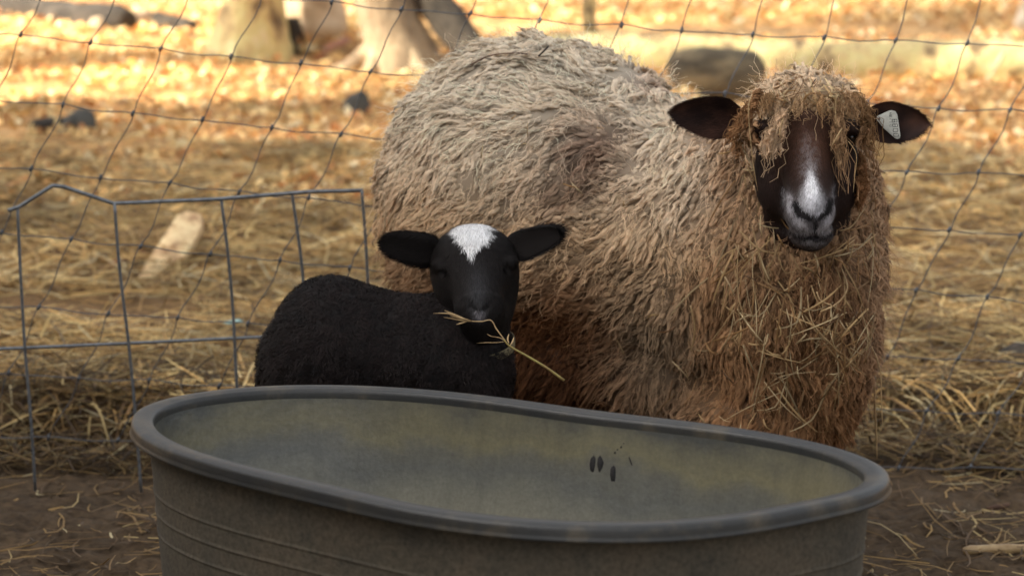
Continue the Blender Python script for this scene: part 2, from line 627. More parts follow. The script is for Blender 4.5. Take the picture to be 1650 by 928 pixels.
def leaves():
    r = np.random.default_rng(5)
    N = 115000
    y = 10.6 + 8.4 * r.random(N) ** 1.1
    x = (r.random(N) * 2 - 1) * (2.8 + 0.22 * (y - 8.3))
    k = sstep(10.4, 11.8, y + 0.7 * fbm(np.stack([x, y, 0 * x], -1), 1.2, 2, 8)) > r.random(N)
    k &= fbm(np.stack([x * 0.6, y * 1.3, 0 * x], -1), 1.9, 3, 19) > -0.28 + 0.2 * r.random(N)
    x, y = x[k], y[k]
    N = len(x)
    sz = 0.008 + 0.022 * r.random(N) ** 1.7
    az = r.random(N) * 6.283
    n = norm(np.stack([r.normal(0, 0.45, N), r.normal(0, 0.45, N), np.ones(N)], -1))
    a = norm(np.cross(n, np.stack([np.cos(az), np.sin(az), 0 * az], -1)))
    b = np.cross(n, a)
    c0 = np.stack([x, y, ground_h(x, y) + 0.012 + 0.02 * r.random(N)], -1)
    pr = [(-1, 0, .15), (-.3, -.55, 0), (.5, -.45, .05), (1.05, 0, .3), (.5, .45, .12), (-.3, .55, .1)]
    V = np.stack([c0 + sz[:, None] * (u * a + v * b + w * (1 + r.random((N, 1))) * n) for u, v, w in pr], 1)
    base = (np.arange(N) * 6)[:, None]
    q = np.concatenate([base + [0, 1, 2, 5], base + [5, 2, 3, 4]], 0)
    pal = np.array([srgb(226, 188, 124), srgb(216, 168, 106), srgb(236, 206, 146), srgb(196, 136, 84), srgb(168, 132, 92), srgb(244, 226, 180)])
    c = pal[r.choice(6, N, p=[.26, .2, .2, .1, .12, .12])] * (0.82 + 0.30 * r.random((N, 1))) * (0.92 + 0.9 * fbm(np.stack([x * 0.5, y * 1.6, 0 * x], -1), 2.2, 3, 15))[:, None] * 1.2  # streaky brightness noise puts shadow bands into the leaf colours
    o = mesh('leaf_litter', V.reshape(-1, 3), quads=q, mat=M['leaf'], col=np.repeat(c[:, None], 6, 1).reshape(-1, 3))
    tag(o, 'orange and tan fallen leaves lit by the sun under the trees', 'leaves', kind='stuff')


leaves()


# ------------------------------------------------------------------ fence of woven wire
def rowy(ctrl):
    c = np.array(ctrl, float)
    return lambda x: np.interp(x, c[:, 0], c[:, 1]) if c[0, 0] <= x <= c[-1, 0] else (
        c[0, 1] + (x - c[0, 0]) * (c[1, 1] - c[0, 1]) / (c[1, 0] - c[0, 0]) if x < c[0, 0] else
        c[-1, 1] + (x - c[-1, 0]) * (c[-1, 1] - c[-2, 1]) / (c[-1, 0] - c[-2, 0]))


FY = 8.06
rows = [rowy([(0, -160), (1650, -130)]), rowy([(0, -55), (534, 5 - 0), (534.1, 5), (900, 36), (1200, 57), (1650, 73)]),
        rowy([(0, 52), (259, 80), (672, 124), (1504, 172), (1650, 178)]),
        rowy([(0, 161), (543, 218), (1448, 274), (1650, 279)]),
        rowy([(0, 270), (600, 330), (1510, 368), (1650, 380)]),
        rowy([(0, 375), (600, 432), (1455, 465), (1650, 488)]),
        rowy([(0, 490), (600, 532), (1420, 575), (1650, 585)]),
        rowy([(0, 598), (600, 632), (1650, 668)]),
        rowy([(0, 700), (600, 725), (1420, 751), (1650, 751)])]
kx0 = 534.0
rf = np.random.default_rng(3)


def knot(i, j):
    """i stays right of the first, j rows down from the top line wire"""
    if i > 3: extra = 2.5 * (i - 3)
    else: extra = 0
    x = kx0 + 112.3 * i - 49.0 * (j - 1) + extra + (18 if (i == 4 and j == 1) else 0)
    hsh = math.sin(i * 12.9 + j * 78.2) * 1.6
    x += hsh
    return x, rows[j](x) + math.sin(i * 3.3 + j * 5.1) * 1.5


fence = tag(empty('wire_fence', (0, FY, 0)), 'slack woven wire fence with leaning stays behind the two sheep', 'fence')
NI = range(-9, 16)
K3 = {}
for j in range(9):
    for i in NI:
        x, y = knot(i, j)
        p = P(x, y, FY)
        p[1] += 0.015 * math.sin(p[0] * 2.1 + j)
        K3[i, j] = p
for j in range(9):
    pts = [K3[i, j] for i in NI]
    fine = []
    for a_, b_ in zip(pts[:-1], pts[1:]):
        for s_ in np.linspace(0, 1, 7)[:-1]:
            q_ = a_ * (1 - s_) + b_ * s_
            q_ = q_ + np.array([0, 0, 0.0022 * math.sin(s_ * 6.28 + a_[0] * 30) - 0.003 * math.sin(s_ * 3.14)])
            fine.append(q_)
    fine.append(pts[-1])
    tube('line_wire', fine, 0.00135 if j else 0.002, M['wire'], 6, fence)
for i in NI:
    fine = []
    for j in range(8):
        a_, b_ = K3[i, j], K3[i, j + 1]
        for s_ in np.linspace(0, 1, 7)[:-1]:
            q_ = a_ * (1 - s_) + b_ * s_
            q_ = q_ + np.array([0.004 * math.sin(s_ * 3.14 * 2 + i + j) + 0.004 * math.sin(s_ * 3.14), -0.002, 0])
            fine.append(q_)
    fine.append(K3[i, 8])
    tube('stay_wire', fine, 0.0013, M['wire'], 6, fence)
kv, kq, kt = tube_arrays([(0.001, 0, -0.007), (0, -0.001, -0.003), (0, -0.001, 0.003), (-0.001, 0, 0.007)], [0.002, 0.0040, 0.0040, 0.002], 6)
kme = None
for (i, j), p in K3.items():
    if j == 0 or abs(p[0]) > 1.5: continue
    if kme is None:
        Bk = Batch(); Bk.add(kv, kq, kt)
        o = Bk.build('knot', M['wire'], fence)
        kme = o.data
        o.location = Vector(p) - fence.location
        o.rotation_euler = (0, 0.45, 0)
    else:
        o = link('knot', kme, fence, Vector(p) - fence.location)
        o.rotation_euler = (0, 0.45 + 0.2 * math.sin(i * j), 0)
for sx in (-2.2, 2.2):
    tube('post', [(sx, FY + 0.06, -0.3), (sx, FY + 0.06, 1.45)], 0.05, M['bark'], 10, fence, rough=0.1)

# welded panel leaning on the fence, left
PY = 7.93
panel = tag(empty('livestock_fence', (-0.8, PY, 0)), 'bent heavy welded wire panel with wide cells at the left, before the woven fence', 'fence')


def panel_wire(name, ctrl, rad=0.0034, n=24):
    c = curve_pts([P(x, y, PY) for x, y in ctrl], n)
    c[:, 1] += 0.006 * np.sin(c[:, 0] * 9)
    return tube(name, c, rad, M['panel_wire'], 8, panel)


def pw_line(name, ctrl, rad=0.0034, dy=0.0):
    pts = []
    for (a_, b_) in zip(ctrl[:-1], ctrl[1:]):
        for s_ in (0, 0.25, 0.5, 0.75):
            pts.append(P(a_[0] + (b_[0] - a_[0]) * s_, a_[1] + (b_[1] - a_[1]) * s_, PY + dy))
    pts.append(P(*ctrl[-1], PY + dy))
    return tube(name, pts, rad, M['panel_wire'], 8, panel)


pw_line('top_wire', [(13, 339), (20, 337), (30, 334), (85, 299), (103, 301), (183, 328), (350, 321), (500, 309), (585, 307)], 0.0042)
panel_wire('upright_wire', [(28, 332), (33, 440), (40, 560), (50, 680), (57, 790)])
panel_wire('upright_wire', [(185, 327), (193, 430), (208, 556), (218, 660), (228, 792)])
panel_wire('upright_wire', [(356, 320), (366, 400), (375, 500), (381, 620), (390, 792)])
panel_wire('upright_wire', [(470, 311), (480, 380), (488, 450), (497, 600), (505, 792)])
panel_wire('upright_wire', [(583, 307), (588, 370), (592, 440), (600, 600), (610, 792)])
pw_line('cross_wire', [(-14, 564), (0, 562), (208, 553), (375, 545), (600, 536)], 0.0036, 0.006)


# ------------------------------------------------------------------ oval tub
TA, TB, TH, TN = 0.6269, 0.4028, 0.63, 1.8575
TCX, TCY, TROT = -0.032, 5.8882, -0.4727
TFO = (0.0827, -0.0229, -0.0313, 0.0485, -0.0318, 0.0252)     # the old tub is a little out of true


def oval(inset, z, n=160):
    th = np.arange(n) / n * 2 * math.pi
    c, s = np.cos(th), np.sin(th)
    m_ = 1 + sum(TFO[2 * i_] * np.cos(k_ * th) + TFO[2 * i_ + 1] * np.sin(k_ * th) for i_, k_ in enumerate((2, 3, 4)))
    x = (TA * m_ - inset) * np.sign(c) * np.abs(c) ** (2 / TN)
    y = (TB * m_ - inset) * np.sign(s) * np.abs(s) ** (2 / TN)
    # even out the point spacing a little
    X_ = x * math.cos(TROT) - y * math.sin(TROT) + TCX
    Y_ = x * math.sin(TROT) + y * math.cos(TROT) + TCY
    return np.stack([X_, Y_, np.full(n, z)], -1)


def sweep(profile, n=160, close_bottom=False):
    rings = [oval(i_, z_, n) for i_, z_ in profile]
    V = np.vstack(rings)
    K = len(profile)
    i = (np.arange(K - 1) * n)[:, None]
    j = np.arange(n)[None, :]
    j2 = (j + 1) % n
    q = np.stack([i + j, i + j2, i + n + j2, i + n + j], -1).reshape(-1, 4)
    t = []
    if close_bottom:
        V = np.vstack([V, [[TCX, TCY, profile[-1][1]]]])
        c = K * n
        t = [(c, (K - 1) * n + a, (K - 1) * n + (a + 1) % n) for a in range(n)]
    return V, q, np.array(t, int).reshape(-1, 3)


def tub_material(name, inside):
    m = bpy.data.materials.new(name)
    m.use_nodes = True
    n, L = m.node_tree.nodes, m.node_tree.links
    b = n['Principled BSDF']
    tc = n.new('ShaderNodeTexCoord')

    def nz(scale, det, stretch=(1, 1, 1), rough=0.6):
        mp = n.new('ShaderNodeMapping')
        mp.inputs['Scale'].default_value = stretch
        t = n.new('ShaderNodeTexNoise')
        t.inputs['Scale'].default_value = scale
        t.inputs['Detail'].default_value = det
        t.inputs['Roughness'].default_value = rough
        L.new(tc.outputs['Object'], mp.inputs[0])
        L.new(mp.outputs[0], t.inputs['Vector'])
        return t.outputs['Fac']

    def ramp(src, els):
        cr = n.new('ShaderNodeValToRGB')
        e = cr.color_ramp.elements
        while len(e) < len(els): e.new(0.5)
        for a_, (p_, c_) in zip(e, els):
            a_.position = p_
            a_.color = (*c_, 1)
        L.new(src, cr.inputs[0])
        return cr.outputs[0]

    def mix(fac, a_, b_, mode='MIX'):
        mx = n.new('ShaderNodeMix')
        mx.data_type = 'RGBA'
        mx.blend_type = mode
        if isinstance(fac, float): mx.inputs[0].default_value = fac
        else: L.new(fac, mx.inputs[0])
        L.new(a_, mx.inputs[6])
        L.new(b_, mx.inputs[7])
        return mx.outputs[2]
    if inside:
        # old water lines by height, noise-broken; paler base and darker top also paint shading
        sx = n.new('ShaderNodeSeparateXYZ')
        L.new(tc.outputs['Object'], sx.inputs[0])
        mr = n.new('ShaderNodeMapRange')
        mr.inputs[1].default_value = 0.40
        mr.inputs[2].default_value = 0.625
        L.new(sx.outputs['Z'], mr.inputs[0])
        ad = n.new('ShaderNodeMath')
        ad.operation = 'MULTIPLY_ADD'
        ad.inputs[1].default_value = 0.8
        L.new(nz(4.5, 7, (1, 1, 1.5), 0.62), ad.inputs[0])
        L.new(mr.outputs[0], ad.inputs[2])
        sb = n.new('ShaderNodeMath')
        sb.operation = 'SUBTRACT'
        sb.inputs[1].default_value = 0.40
        L.new(ad.outputs[0], sb.inputs[0])
        base = ramp(sb.outputs[0], [(0.0, srgb(134, 130, 114)), (0.28, srgb(115, 113, 101)), (0.48, srgb(95, 95, 89)), (0.62, srgb(98, 96, 86)), (0.74, srgb(113, 107, 84)), (0.88, srgb(100, 96, 80)), (1.0, srgb(74, 74, 70))])
        streak = ramp(nz(26, 8, (1.6, 1.6, 0.10), 0.7), [(0.3, (0.84,) * 3), (0.7, (1.10,) * 3)])
        spk = ramp(nz(160, 3), [(0.3, (0.84,) * 3), (0.75, (1.1,) * 3)])
        c = mix(1.0, base, streak, 'MULTIPLY')
        c = mix(1.0, c, spk, 'MULTIPLY')
        b.inputs['Roughness'].default_value = 0.36
        bs, bd = 70, 0.002
    else:
        base = ramp(nz(5, 8, (1, 1, 1), 0.7), [(0.38, srgb(70, 65, 55)), (0.50, srgb(82, 75, 62)), (0.62, srgb(90, 80, 65))])
        spk = ramp(nz(110, 6, (1, 1, 1), 0.85), [(0.38, (0.6,) * 3), (0.5, (1.0,) * 3), (0.64, (1.35,) * 3)])
        c = mix(1.0, base, spk, 'MULTIPLY')
        b.inputs['Roughness'].default_value = 0.85
        bs, bd = 160, 0.003
    L.new(c, b.inputs['Base Color'])
    t = n.new('ShaderNodeTexNoise')
    t.inputs['Scale'].default_value = bs
    t.inputs['Detail'].default_value = 5
    bp = n.new('ShaderNodeBump')
    bp.inputs['Strength'].default_value = 0.5
    bp.inputs['Distance'].default_value = bd
    L.new(tc.outputs['Object'], t.inputs['Vector'])
    L.new(t.outputs['Fac'], bp.inputs['Height'])
    L.new(bp.outputs[0], b.inputs['Normal'])
    return m


M['tub_in'] = tub_material('tub_inside', True)
M['tub_out'] = tub_material('tub_outside', False)
M['rim'] = mat('tub_rim', rough=0.45, ramp=(9, (1, 1, 1), [(0.36, tuple(srgb(38, 39, 39))), (0.52, tuple(srgb(46, 45, 42))), (0.66, tuple(srgb(78, 70, 56)))]),
               noise=(140, 0.12, 5), bump=(110, 0.25, 0.0015), spec=0.5)
tub = tag(empty('water_tub', (TCX, TCY, 0)), 'large empty oval grey plastic stock tub with dirty brown outside', 'water tub')
outp = [(0.10, 0.0), (0.088, 0.012)]
for z_ in np.linspace(0.05, 0.57, 27):
    ins_ = 0.082 - 0.045 * z_ / 0.57
    outp.append((ins_, z_))
    for zr in (0.455, 0.495, 0.53):
        pass
ridges = (0.44, 0.476, 0.512)
outp = [(i_, z_) for i_, z_ in outp if all(abs(z_ - zr) > 0.008 for zr in ridges)]
for zr in ridges:
    for dz_, out_ in ((-.006, 0), (-.0022, 0), (-.0012, .0016), (.0006, .0016), (.0016, 0), (.006, 0)):
        outp.append((0.082 - 0.045 * (zr + dz_) / 0.57 - out_, zr + dz_))
outp.sort(key=lambda t: t[1])
outp[0], outp[1] = (0.10, 0.0), (0.088, 0.012)
outp += [(0.0365, 0.585), (0.036, 0.606)]
v, q, t = sweep(outp)
B = Batch(); B.add(v, q[:, ::1], t)
B.build('outer_wall', M['tub_out'], tub)
inp = [(0.0435, 0.617), (0.046, 0.60), (0.049, 0.585), (0.053, 0.56), (0.060, 0.53), (0.070, 0.49), (0.082, 0.45), (0.095, 0.40), (0.108, 0.34), (0.118, 0.26), (0.125, 0.12), (0.14, 0.06), (0.17, 0.035), (0.25, 0.03)]
v, q, t = sweep(inp, close_bottom=True)
B = Batch(); B.add(v, q, t)
tub_in = B.build('inner_wall', M['tub_in'], tub)
rimp = [(0.0355, 0.6035), (0.020, 0.6030), (0.006, 0.6035), (0.0005, 0.6045), (-0.0005, 0.6070), (0.0015, 0.6095), (0.0022, 0.6140), (0.0030, 0.6225), (0.0048, 0.6272), (0.010, 0.6295), (0.020, 0.6300), (0.029, 0.6295), (0.0335, 0.6282),
        (0.0395, 0.6285), (0.0425, 0.6265), (0.0440, 0.621), (0.0442, 0.612)]
v, q, t = sweep(rimp)
B = Batch(); B.add(v, q, t)
rim = B.build('rim', M['rim'], tub)

# dark marks stuck to the inner wall
Vi, qi, ti = sweep(inp, close_bottom=True)
bv = BVHTree.FromPolygons([tuple(p) for p in Vi], [tuple(map(int, p)) for p in qi])
O = Vector((0, 0, H))


def far_hit(bvh, px, py):
    d = ray(px, py)
    o = O.copy()
    last = None
    for _ in range(4):
        h = bvh.ray_cast(o, d)
        if h[0] is None: break
        last = h
        o = h[0] + d * 0.01
    return last


def wall_mark(outline, z=0.0015):
    c = np.mean(outline, 0)
    ring = []
    for (x, y) in outline:
        h = far_hit(bv, x, y)
        nn = h[1] if h[1].dot(ray(x, y)) < 0 else -h[1]
        ring.append((np.array(h[0]), np.array(nn)))
    h = far_hit(bv, *c)
    nn = h[1] if h[1].dot(ray(*c)) < 0 else -h[1]
    cv = np.array(h[0]) + np.array(nn) * z * 2
    V = [p + n_ * 0.0003 for p, n_ in ring] + [p * 0.65 + (cv - np.array(nn) * z) * 0.35 + n_ * z * 1.3 for p, n_ in ring] + [cv]
    n_ = len(ring)
    q = [(a, (a + 1) % n_, n_ + (a + 1) % n_, n_ + a) for a in range(n_)]
    t = [(2 * n_, n_ + a, n_ + (a + 1) % n_) for a in range(n_)]
    return mesh('dark_mark', np.array(V), np.array(q), np.array(t), M['ink2'], parent=tub)


M['ink2'] = mat('dark_grime', (0.010, 0.008, 0.007), rough=0.8, noise=(200, 0.4, 4))
wall_mark([(957, 733), (960, 738), (959, 750), (957, 759), (955, 761), (951, 757), (950, 747), (952, 738)])
wall_mark([(967, 733), (970, 737), (973, 745), (971, 753), (967, 760), (965, 760), (962, 748), (963, 738)])
wall_mark([(989, 749), (992, 753), (992, 765), (991, 775), (985, 775), (983, 765), (984, 754)])
wall_mark([(1014, 735), (1016, 739), (1019, 748), (1018, 750), (1016, 746), (1013, 737)], 0.0008)
for (x, y, s_) in ((1001, 720, 1.6), (991, 729, 1.6), (1005, 714, 1.0), (995, 724, 1.2)):
    wall_mark([(x - s_, y + s_), (x - s_ * .7, y - s_), (x + s_, y - s_ * 1.3), (x + s_ * .9, y + s_)], 0.0006)


# ------------------------------------------------------------------ animals
PXM = 1.0 / 815.0


class Field:
    """body-space colour coordinates: photo-like (u, v) measured in the animal's own side plane"""
    def __init__(s, Y):
        s.o = P(825, 464, Y)
        s.k = FPX / math.hypot(Y, H - s.o[2]) / math.cos(0)
        s.Y = Y
    def uv(s, p):
        c, sn = math.cos(PITCH), math.sin(PITCH)
        d = p - s.o
        return 825 + d[..., 0] * s.k, 464 - (d[..., 2] * c) * s.k - 0 * sn


FE = Field(7.30)


def blend(c, target, w):
    return c * (1 - w[..., None]) + target * w[..., None]


def bump2(u, v, cu, cv, su, sv):
    return np.exp(-((u - cu) / su) ** 2 - ((v - cv) / sv) ** 2)


def ewe_wool_col(p):
    u, v = FE.uv(p)
    n1 = fbm(p, 9.0, 3, 70)
    n2 = fbm(p, 30.0, 2, 71)
    light = srgb(248, 230, 204)
    tan = srgb(212, 180, 142)
    brown = srgb(126, 82, 50)
    dark = srgb(84, 54, 34)
    # height on the body: top pale, below brown
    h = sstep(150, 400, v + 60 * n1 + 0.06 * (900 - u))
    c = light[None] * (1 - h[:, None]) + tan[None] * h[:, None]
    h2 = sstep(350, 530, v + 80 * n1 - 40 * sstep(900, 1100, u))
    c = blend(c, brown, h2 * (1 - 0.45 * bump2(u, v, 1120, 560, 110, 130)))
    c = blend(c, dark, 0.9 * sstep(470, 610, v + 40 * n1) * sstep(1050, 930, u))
    c = blend(c, srgb(104, 66, 46), 0.85 * bump2(u, v, 965, 245, 60, 45))
    c = blend(c, srgb(116, 78, 54), 0.7 * bump2(u, v, 925, 300, 60, 40))
    c = blend(c, srgb(132, 92, 74), 0.5 * bump2(u, v, 1035, 160, 30, 14))
    # grey-brown shoulder
    c = blend(c, srgb(146, 126, 102), 0.8 * bump2(u, v, 1060, 540, 70, 120))
    # golden brown neck and chest
    g_ = sstep(1090, 1180, u + 30 * n1) * sstep(170, 240, v)
    c = blend(c, srgb(172, 132, 94), 0.8 * g_)
    c = blend(c, srgb(120, 84, 54), 0.6 * g_ * sstep(-0.1, 0.5, n1))
    c = blend(c, srgb(96, 62, 38), 0.7 * bump2(u, v, 1300, 430, 110, 60))
    c = blend(c, srgb(190, 158, 128), 0.5 * bump2(u, v, 1415, 460, 40, 200))
    # topknot
    tk = bump2(u, v, 1300, 140, 105, 45)
    c = blend(c, srgb(212, 180, 142), np.clip(tk * 1.3, 0, 1))
    return cap_hue(c * (1 + 0.18 * n1[:, None] + 0.16 * n2[:, None]))


def ewe_body(p):
    e = lambda px, py, Y, r: sd_ell(p, P(px, py, Y), r)
    d = e(800, 345, 7.60, (.235, .24, .335))
    d = smin(d, e(890, 315, 7.56, (.28, .255, .312)), .08)
    d = smin(d, e(1010, 370, 7.52, (.25, .25, .275)), .08)
    d = smin(d, e(1130, 410, 7.42, (.20, .225, .265)), .07)
    d = smin(d, e(1250, 480, 7.30, (.165, .19, .255)), .06)
    d = smin(d, e(1340, 500, 7.24, (.092, .15, .235)), .06)
    d = smin(d, e(1260, 320, 7.30, (.150, .14, .185)), .06)
    d = smin(d, e(1345, 330, 7.28, (.078, .12, .15)), .05)
    d = smin(d, e(1300, 158, 7.12, (.088, .075, .042)), .03)
    d = smin(d, e(1300, 190, 7.20, (.11, .08, .07)), .05)
    d = smin(d, e(1220, 660, 7.30, (.15, .17, .075)), .05)
    d = smin(d, e(1070, 590, 7.44, (.16, .17, .12)), .05)
    d = smin(d, e(900, 560, 7.54, (.20, .18, .13)), .06)
    d = smin(d, e(760, 520, 7.58, (.14, .19, .16)), .06)
    d = d + 0.011 * vnoise(p, 10.0, 4).astype(np.float32) + 0.007 * vnoise(p, 24.0, 5).astype(np.float32)
    return d


def ewe_legs(p):
    d = np.full(p.shape[:-1], 9.0, np.float32)
    for (x, y, back) in EWE_LEGS:
        top, knee, fet, ft = leg_points(x, y, back)
        d = np.minimum(d, smin(sd_cap(p, top, knee, .062, .034), smin(sd_cap(p, knee, fet, .030, .022), sd_cap(p, fet, ft, .024, .024), .01), .015))
    return d


EWE_LEGS = [(P(1225, 500, 7.3)[0], 7.20, False), (P(1330, 500, 7.3)[0], 7.36, False), (P(760, 500, 7.6)[0], 7.45, True), (P(850, 500, 7.6)[0], 7.72, True)]


def leg_points(x, y, back, s=1.0):
    if back:
        return np.array([[x + .02, y, .44 * s], [x - .07 * s, y, .24 * s], [x - .035 * s, y, .07 * s], [x - .01 * s, y, .035 * s]])
    return np.array([[x, y, .42 * s], [x + .015 * s, y, .22 * s], [x, y, .07 * s], [x + .02 * s, y, .035 * s]])


def hoof(parent, x, y, s=1.0):
    z0 = float(ground_h(x, y))
    for sx in (-1, 1):
        pts = [(x + sx * .011 * s, y, z0 + .04 * s), (x + sx * .013 * s, y - .004, z0 + .022 * s), (x + sx * .014 * s, y - .012 * s, z0 + .002)]
        tube('hoof', pts, [.015 * s, .017 * s, .019 * s], M['hoof'], 10, parent)


def ear_arrays(base, tip, wid, cup, thick, updir, fwd, pow_=1.0, colf=None, wpos=0.45, droop=0.0):
    """leaf shaped solid ear, concave side towards fwd"""
    base, tip = np.asarray(base, float), np.asarray(tip, float)
    ax = tip - base
    L = np.linalg.norm(ax)
    ax = ax / L
    up = np.asarray(updir, float)
    up = up - ax * np.dot(up, ax)
    up /= np.linalg.norm(up)
    fw = np.cross(ax, up)
    if np.dot(fw, fwd) < 0: fw = -fw
    nu, nv = 26, 17
    u = np.linspace(0, 1, nu)
    prof = np.where(u < wpos, np.sin(np.clip(u / wpos, 0, 1) * math.pi / 2 * 0.85 + 0.15 * math.pi / 2), np.cos(np.clip((u - wpos) / (1 - wpos), 0, 1) * math.pi / 2) ** pow_)
    prof[0] = max(prof[0], 0.3)
    v = np.linspace(-1, 1, nv)
    U, Vv = np.meshgrid(u, v, indexing='ij')
    w = wid * 0.5 * prof[:, None]
    cen = base[None, None] + ax * (U * L)[..., None] + up * (-droop * L * U ** 2)[..., None]
    off = up * (w * Vv)[..., None]
    dep = (-cup * (1 - Vv ** 2) * np.sqrt(prof)[:, None] + 0.002)[..., None] * fw
    th = (thick * np.sqrt(np.clip(1 - Vv ** 2, 0, 1)) * np.sqrt(np.clip(prof, 0, 1))[:, None])[..., None] * fw
    F = (cen + off + dep + th * 0.5).reshape(-1, 3)
    Bk = (cen + off + dep - th * 0.5).reshape(-1, 3)
    V = np.vstack([F, Bk])
    i, j = np.meshgrid(np.arange(nu - 1), np.arange(nv - 1), indexing='ij')
    a = (i * nv + j).ravel()
    q = np.stack([a, a + 1, a + nv + 1, a + nv], -1)
    q = np.vstack([q, q[:, ::-1] + nu * nv])
    return V, q, (cen, up, fw)


EHY = 7.02     # ewe face distance


def EP(px, py, dy=0.0): return P(px, py, EHY + dy)


def ewe_head(p):
    d = sd_ell(p, EP(1298, 225, .10), (.088, .095, .088))
    d = smin(d, sd_cap(p, EP(1299, 225, .055), EP(1304, 318, -.045), .064, .041), .03)
    d = smin(d, sd_ell(p, EP(1305, 343, -.055), (.047, .036, .040)), .02)
    d = smin(d, sd_ell(p, EP(1307, 376, -.035), (.040, .036, .026)), .015)
    d = smin(d, sd_cap(p, EP(1298, 290, .10), EP(1306, 372, .00), .066, .036), .03)
    d = smin(d, sd_ell(p, EP(1250, 285, .08), (.040, .055, .075)), .03)
    d = smin(d, sd_ell(p, EP(1352, 285, .08), (.040, .055, .075)), .03)
    d = smin(d, sd_ell(p, EP(1300, 340, .13), (.085, .055, .08)), .03)
    # brow ridges over the eyes
    for x in (1228, 1370):
        d = smin(d, sd_ell(p, EP(x, 206, .045), (.022, .03, .014)), .015)
        d = smax(d, -sd_ell(p, EP(x + (8 if x < 1300 else -8) * 0, 221, .012), (.016, .018, .010)), .008)
    # nostrils: comma slits
    for pts in (((1279, 325), (1283, 337), (1295, 344)), ((1333, 322), (1330, 334), (1320, 342))):
        for a_, b_ in zip(pts[:-1], pts[1:]):
            d = smax(d, -sd_cap(p, EP(*a_, -.092), EP(*b_, -.094), .0075, .0070), .005)
    d = smax(d, -sd_cap(p, EP(1310, 348, -.093), EP(1311, 369, -.078), .0035, .0025), .003)
    ml = [(1272, 376), (1288, 381), (1310, 380), (1330, 381), (1343, 374)]
    for a_, b_ in zip(ml[:-1], ml[1:]):
        d = smax(d, -sd_cap(p, EP(*a_, -.075 + .04 * abs(a_[0] - 1308) / 36), EP(*b_, -.075 + .04 * abs(b_[0] - 1308) / 36), .0038, .0038), .004)
    return d


FH = Field(6.97)


def ewe_face_col(p, hair=False):
    u, v = FH.uv(p)
    # v from z only; recentre with the known slope of the face
    n1 = fbm(p, 55, 2, 80)
    n2 = fbm(p, 220, 2, 81)
    dark = srgb(46, 32, 27)
    c = np.repeat(dark[None], len(p), 0)
    c = blend(c, srgb(92, 60, 42), 0.9 * bump2(u, v, 1300, 232, 46, 48))
    c = blend(c, srgb(150, 142, 142), np.clip(1.2 * bump2(u, v, 1300, 266, 12 + 0 * u, 30), 0, .5) * sstep(-.5, .5, n2))
    c = blend(c, srgb(244, 242, 244), np.clip(1.7 * bump2(u, v, 1303, 302, 5.5 + 10 * sstep(275, 330, v), 25), 0, 1) * sstep(-1.2, 0.1, n2))
    c = blend(c, srgb(196, 194, 198), 0.8 * np.clip(1.3 * bump2(u, v, 1305, 328, 19, 15), 0, 1) * sstep(-.9, .3, n2))
    c = blend(c, srgb(196, 192, 196), 0.9 * np.clip(1.6 * (0.8 * bump2(u, v, 1283, 352, 11, 14) + 0.8 * bump2(u, v, 1332, 352, 10, 14) + bump2(u, v, 1269, 326, 5, 14) + bump2(u, v, 1341, 322, 5, 14)), 0, 1) * sstep(-.9, .3, n2))
    c = blend(c, srgb(178, 174, 176), 0.85 * np.clip(bump2(u, v, 1307, 366, 30, 9), 0, 1) * sstep(-.8, .4, n2))
    c = blend(c, srgb(170, 166, 168), 0.85 * np.clip(bump2(u, v, 1308, 392, 28, 9), 0, 1) * sstep(-.7, .5, n2))
    blk = srgb(22, 16, 16)
    for (a_, b_, r_) in (((1278, 326), (1284, 339), 6), ((1284, 339), (1300, 345), 6), ((1334, 322), (1330, 335), 6), ((1330, 335), (1316, 344), 5),
                         ((1310, 346), (1311, 371), 3.0), ((1268, 376), (1290, 381), 3.2), ((1290, 381), (1328, 381), 3.2), ((1328, 381), (1346, 374), 3.2)):
        ax_, ay = a_
        bx, by = b_
        h = np.clip(((u - ax_) * (bx - ax_) + (v - ay) * (by - ay)) / ((bx - ax_) ** 2 + (by - ay) ** 2), 0, 1)
        dd = np.hypot(u - ax_ - h * (bx - ax_), v - ay - h * (by - ay))
        c = blend(c, blk, sstep(r_ + 1.5, r_ - 1.5, dd))
    return np.clip(c * (1 + 0.2 * n1[:, None]), 0.006, 0.85)


def join(parts):
    V, Q, C, n = [], [], [], 0
    for v, q, c in parts:
        V.append(v); Q.append(q + n); C.append(np.broadcast_to(c, (len(v), 3))); n += len(v)
    return np.vstack(V), np.vstack(Q), np.vstack(C)


def strands(root, n, direc, L, K, wid, wave, r, freq=4.0, grav=0.3, lift=0.5, phase=None, curlamp=None):
    """root (N,3), n normals, direc tangential flow, L (N,) -> pts (N,K,3), side (N,K,3)"""
    N = len(root)
    s = np.linspace(0, 1, K)[None, :, None]
    d0 = norm(n * lift + direc * (1 - lift))
    d1 = norm(direc + n * 0.02 + np.array([0, 0, -grav]))
    path = root[:, None] + L[:, None, None] * (d0[:, None] * (s - 0.5 * s * s) + d1[:, None] * 0.5 * s * s)
    t = norm(np.gradient(path, axis=1))
    sd_ = norm(np.cross(t, n[:, None] + 1e-6))
    up = norm(np.cross(sd_, t))
    ph = (r.random(N) * 6.28 if phase is None else phase)[:, None, None]
    am = wave * (0.3 + 0.7 * s)
    if curlamp is not None: am = am * curlamp[:, None, None]
    path = path + sd_ * am * np.sin(ph + s * freq * 6.28) + up * am * 0.8 * np.cos(ph * 1.3 + s * freq * 6.28)
    return path, sd_


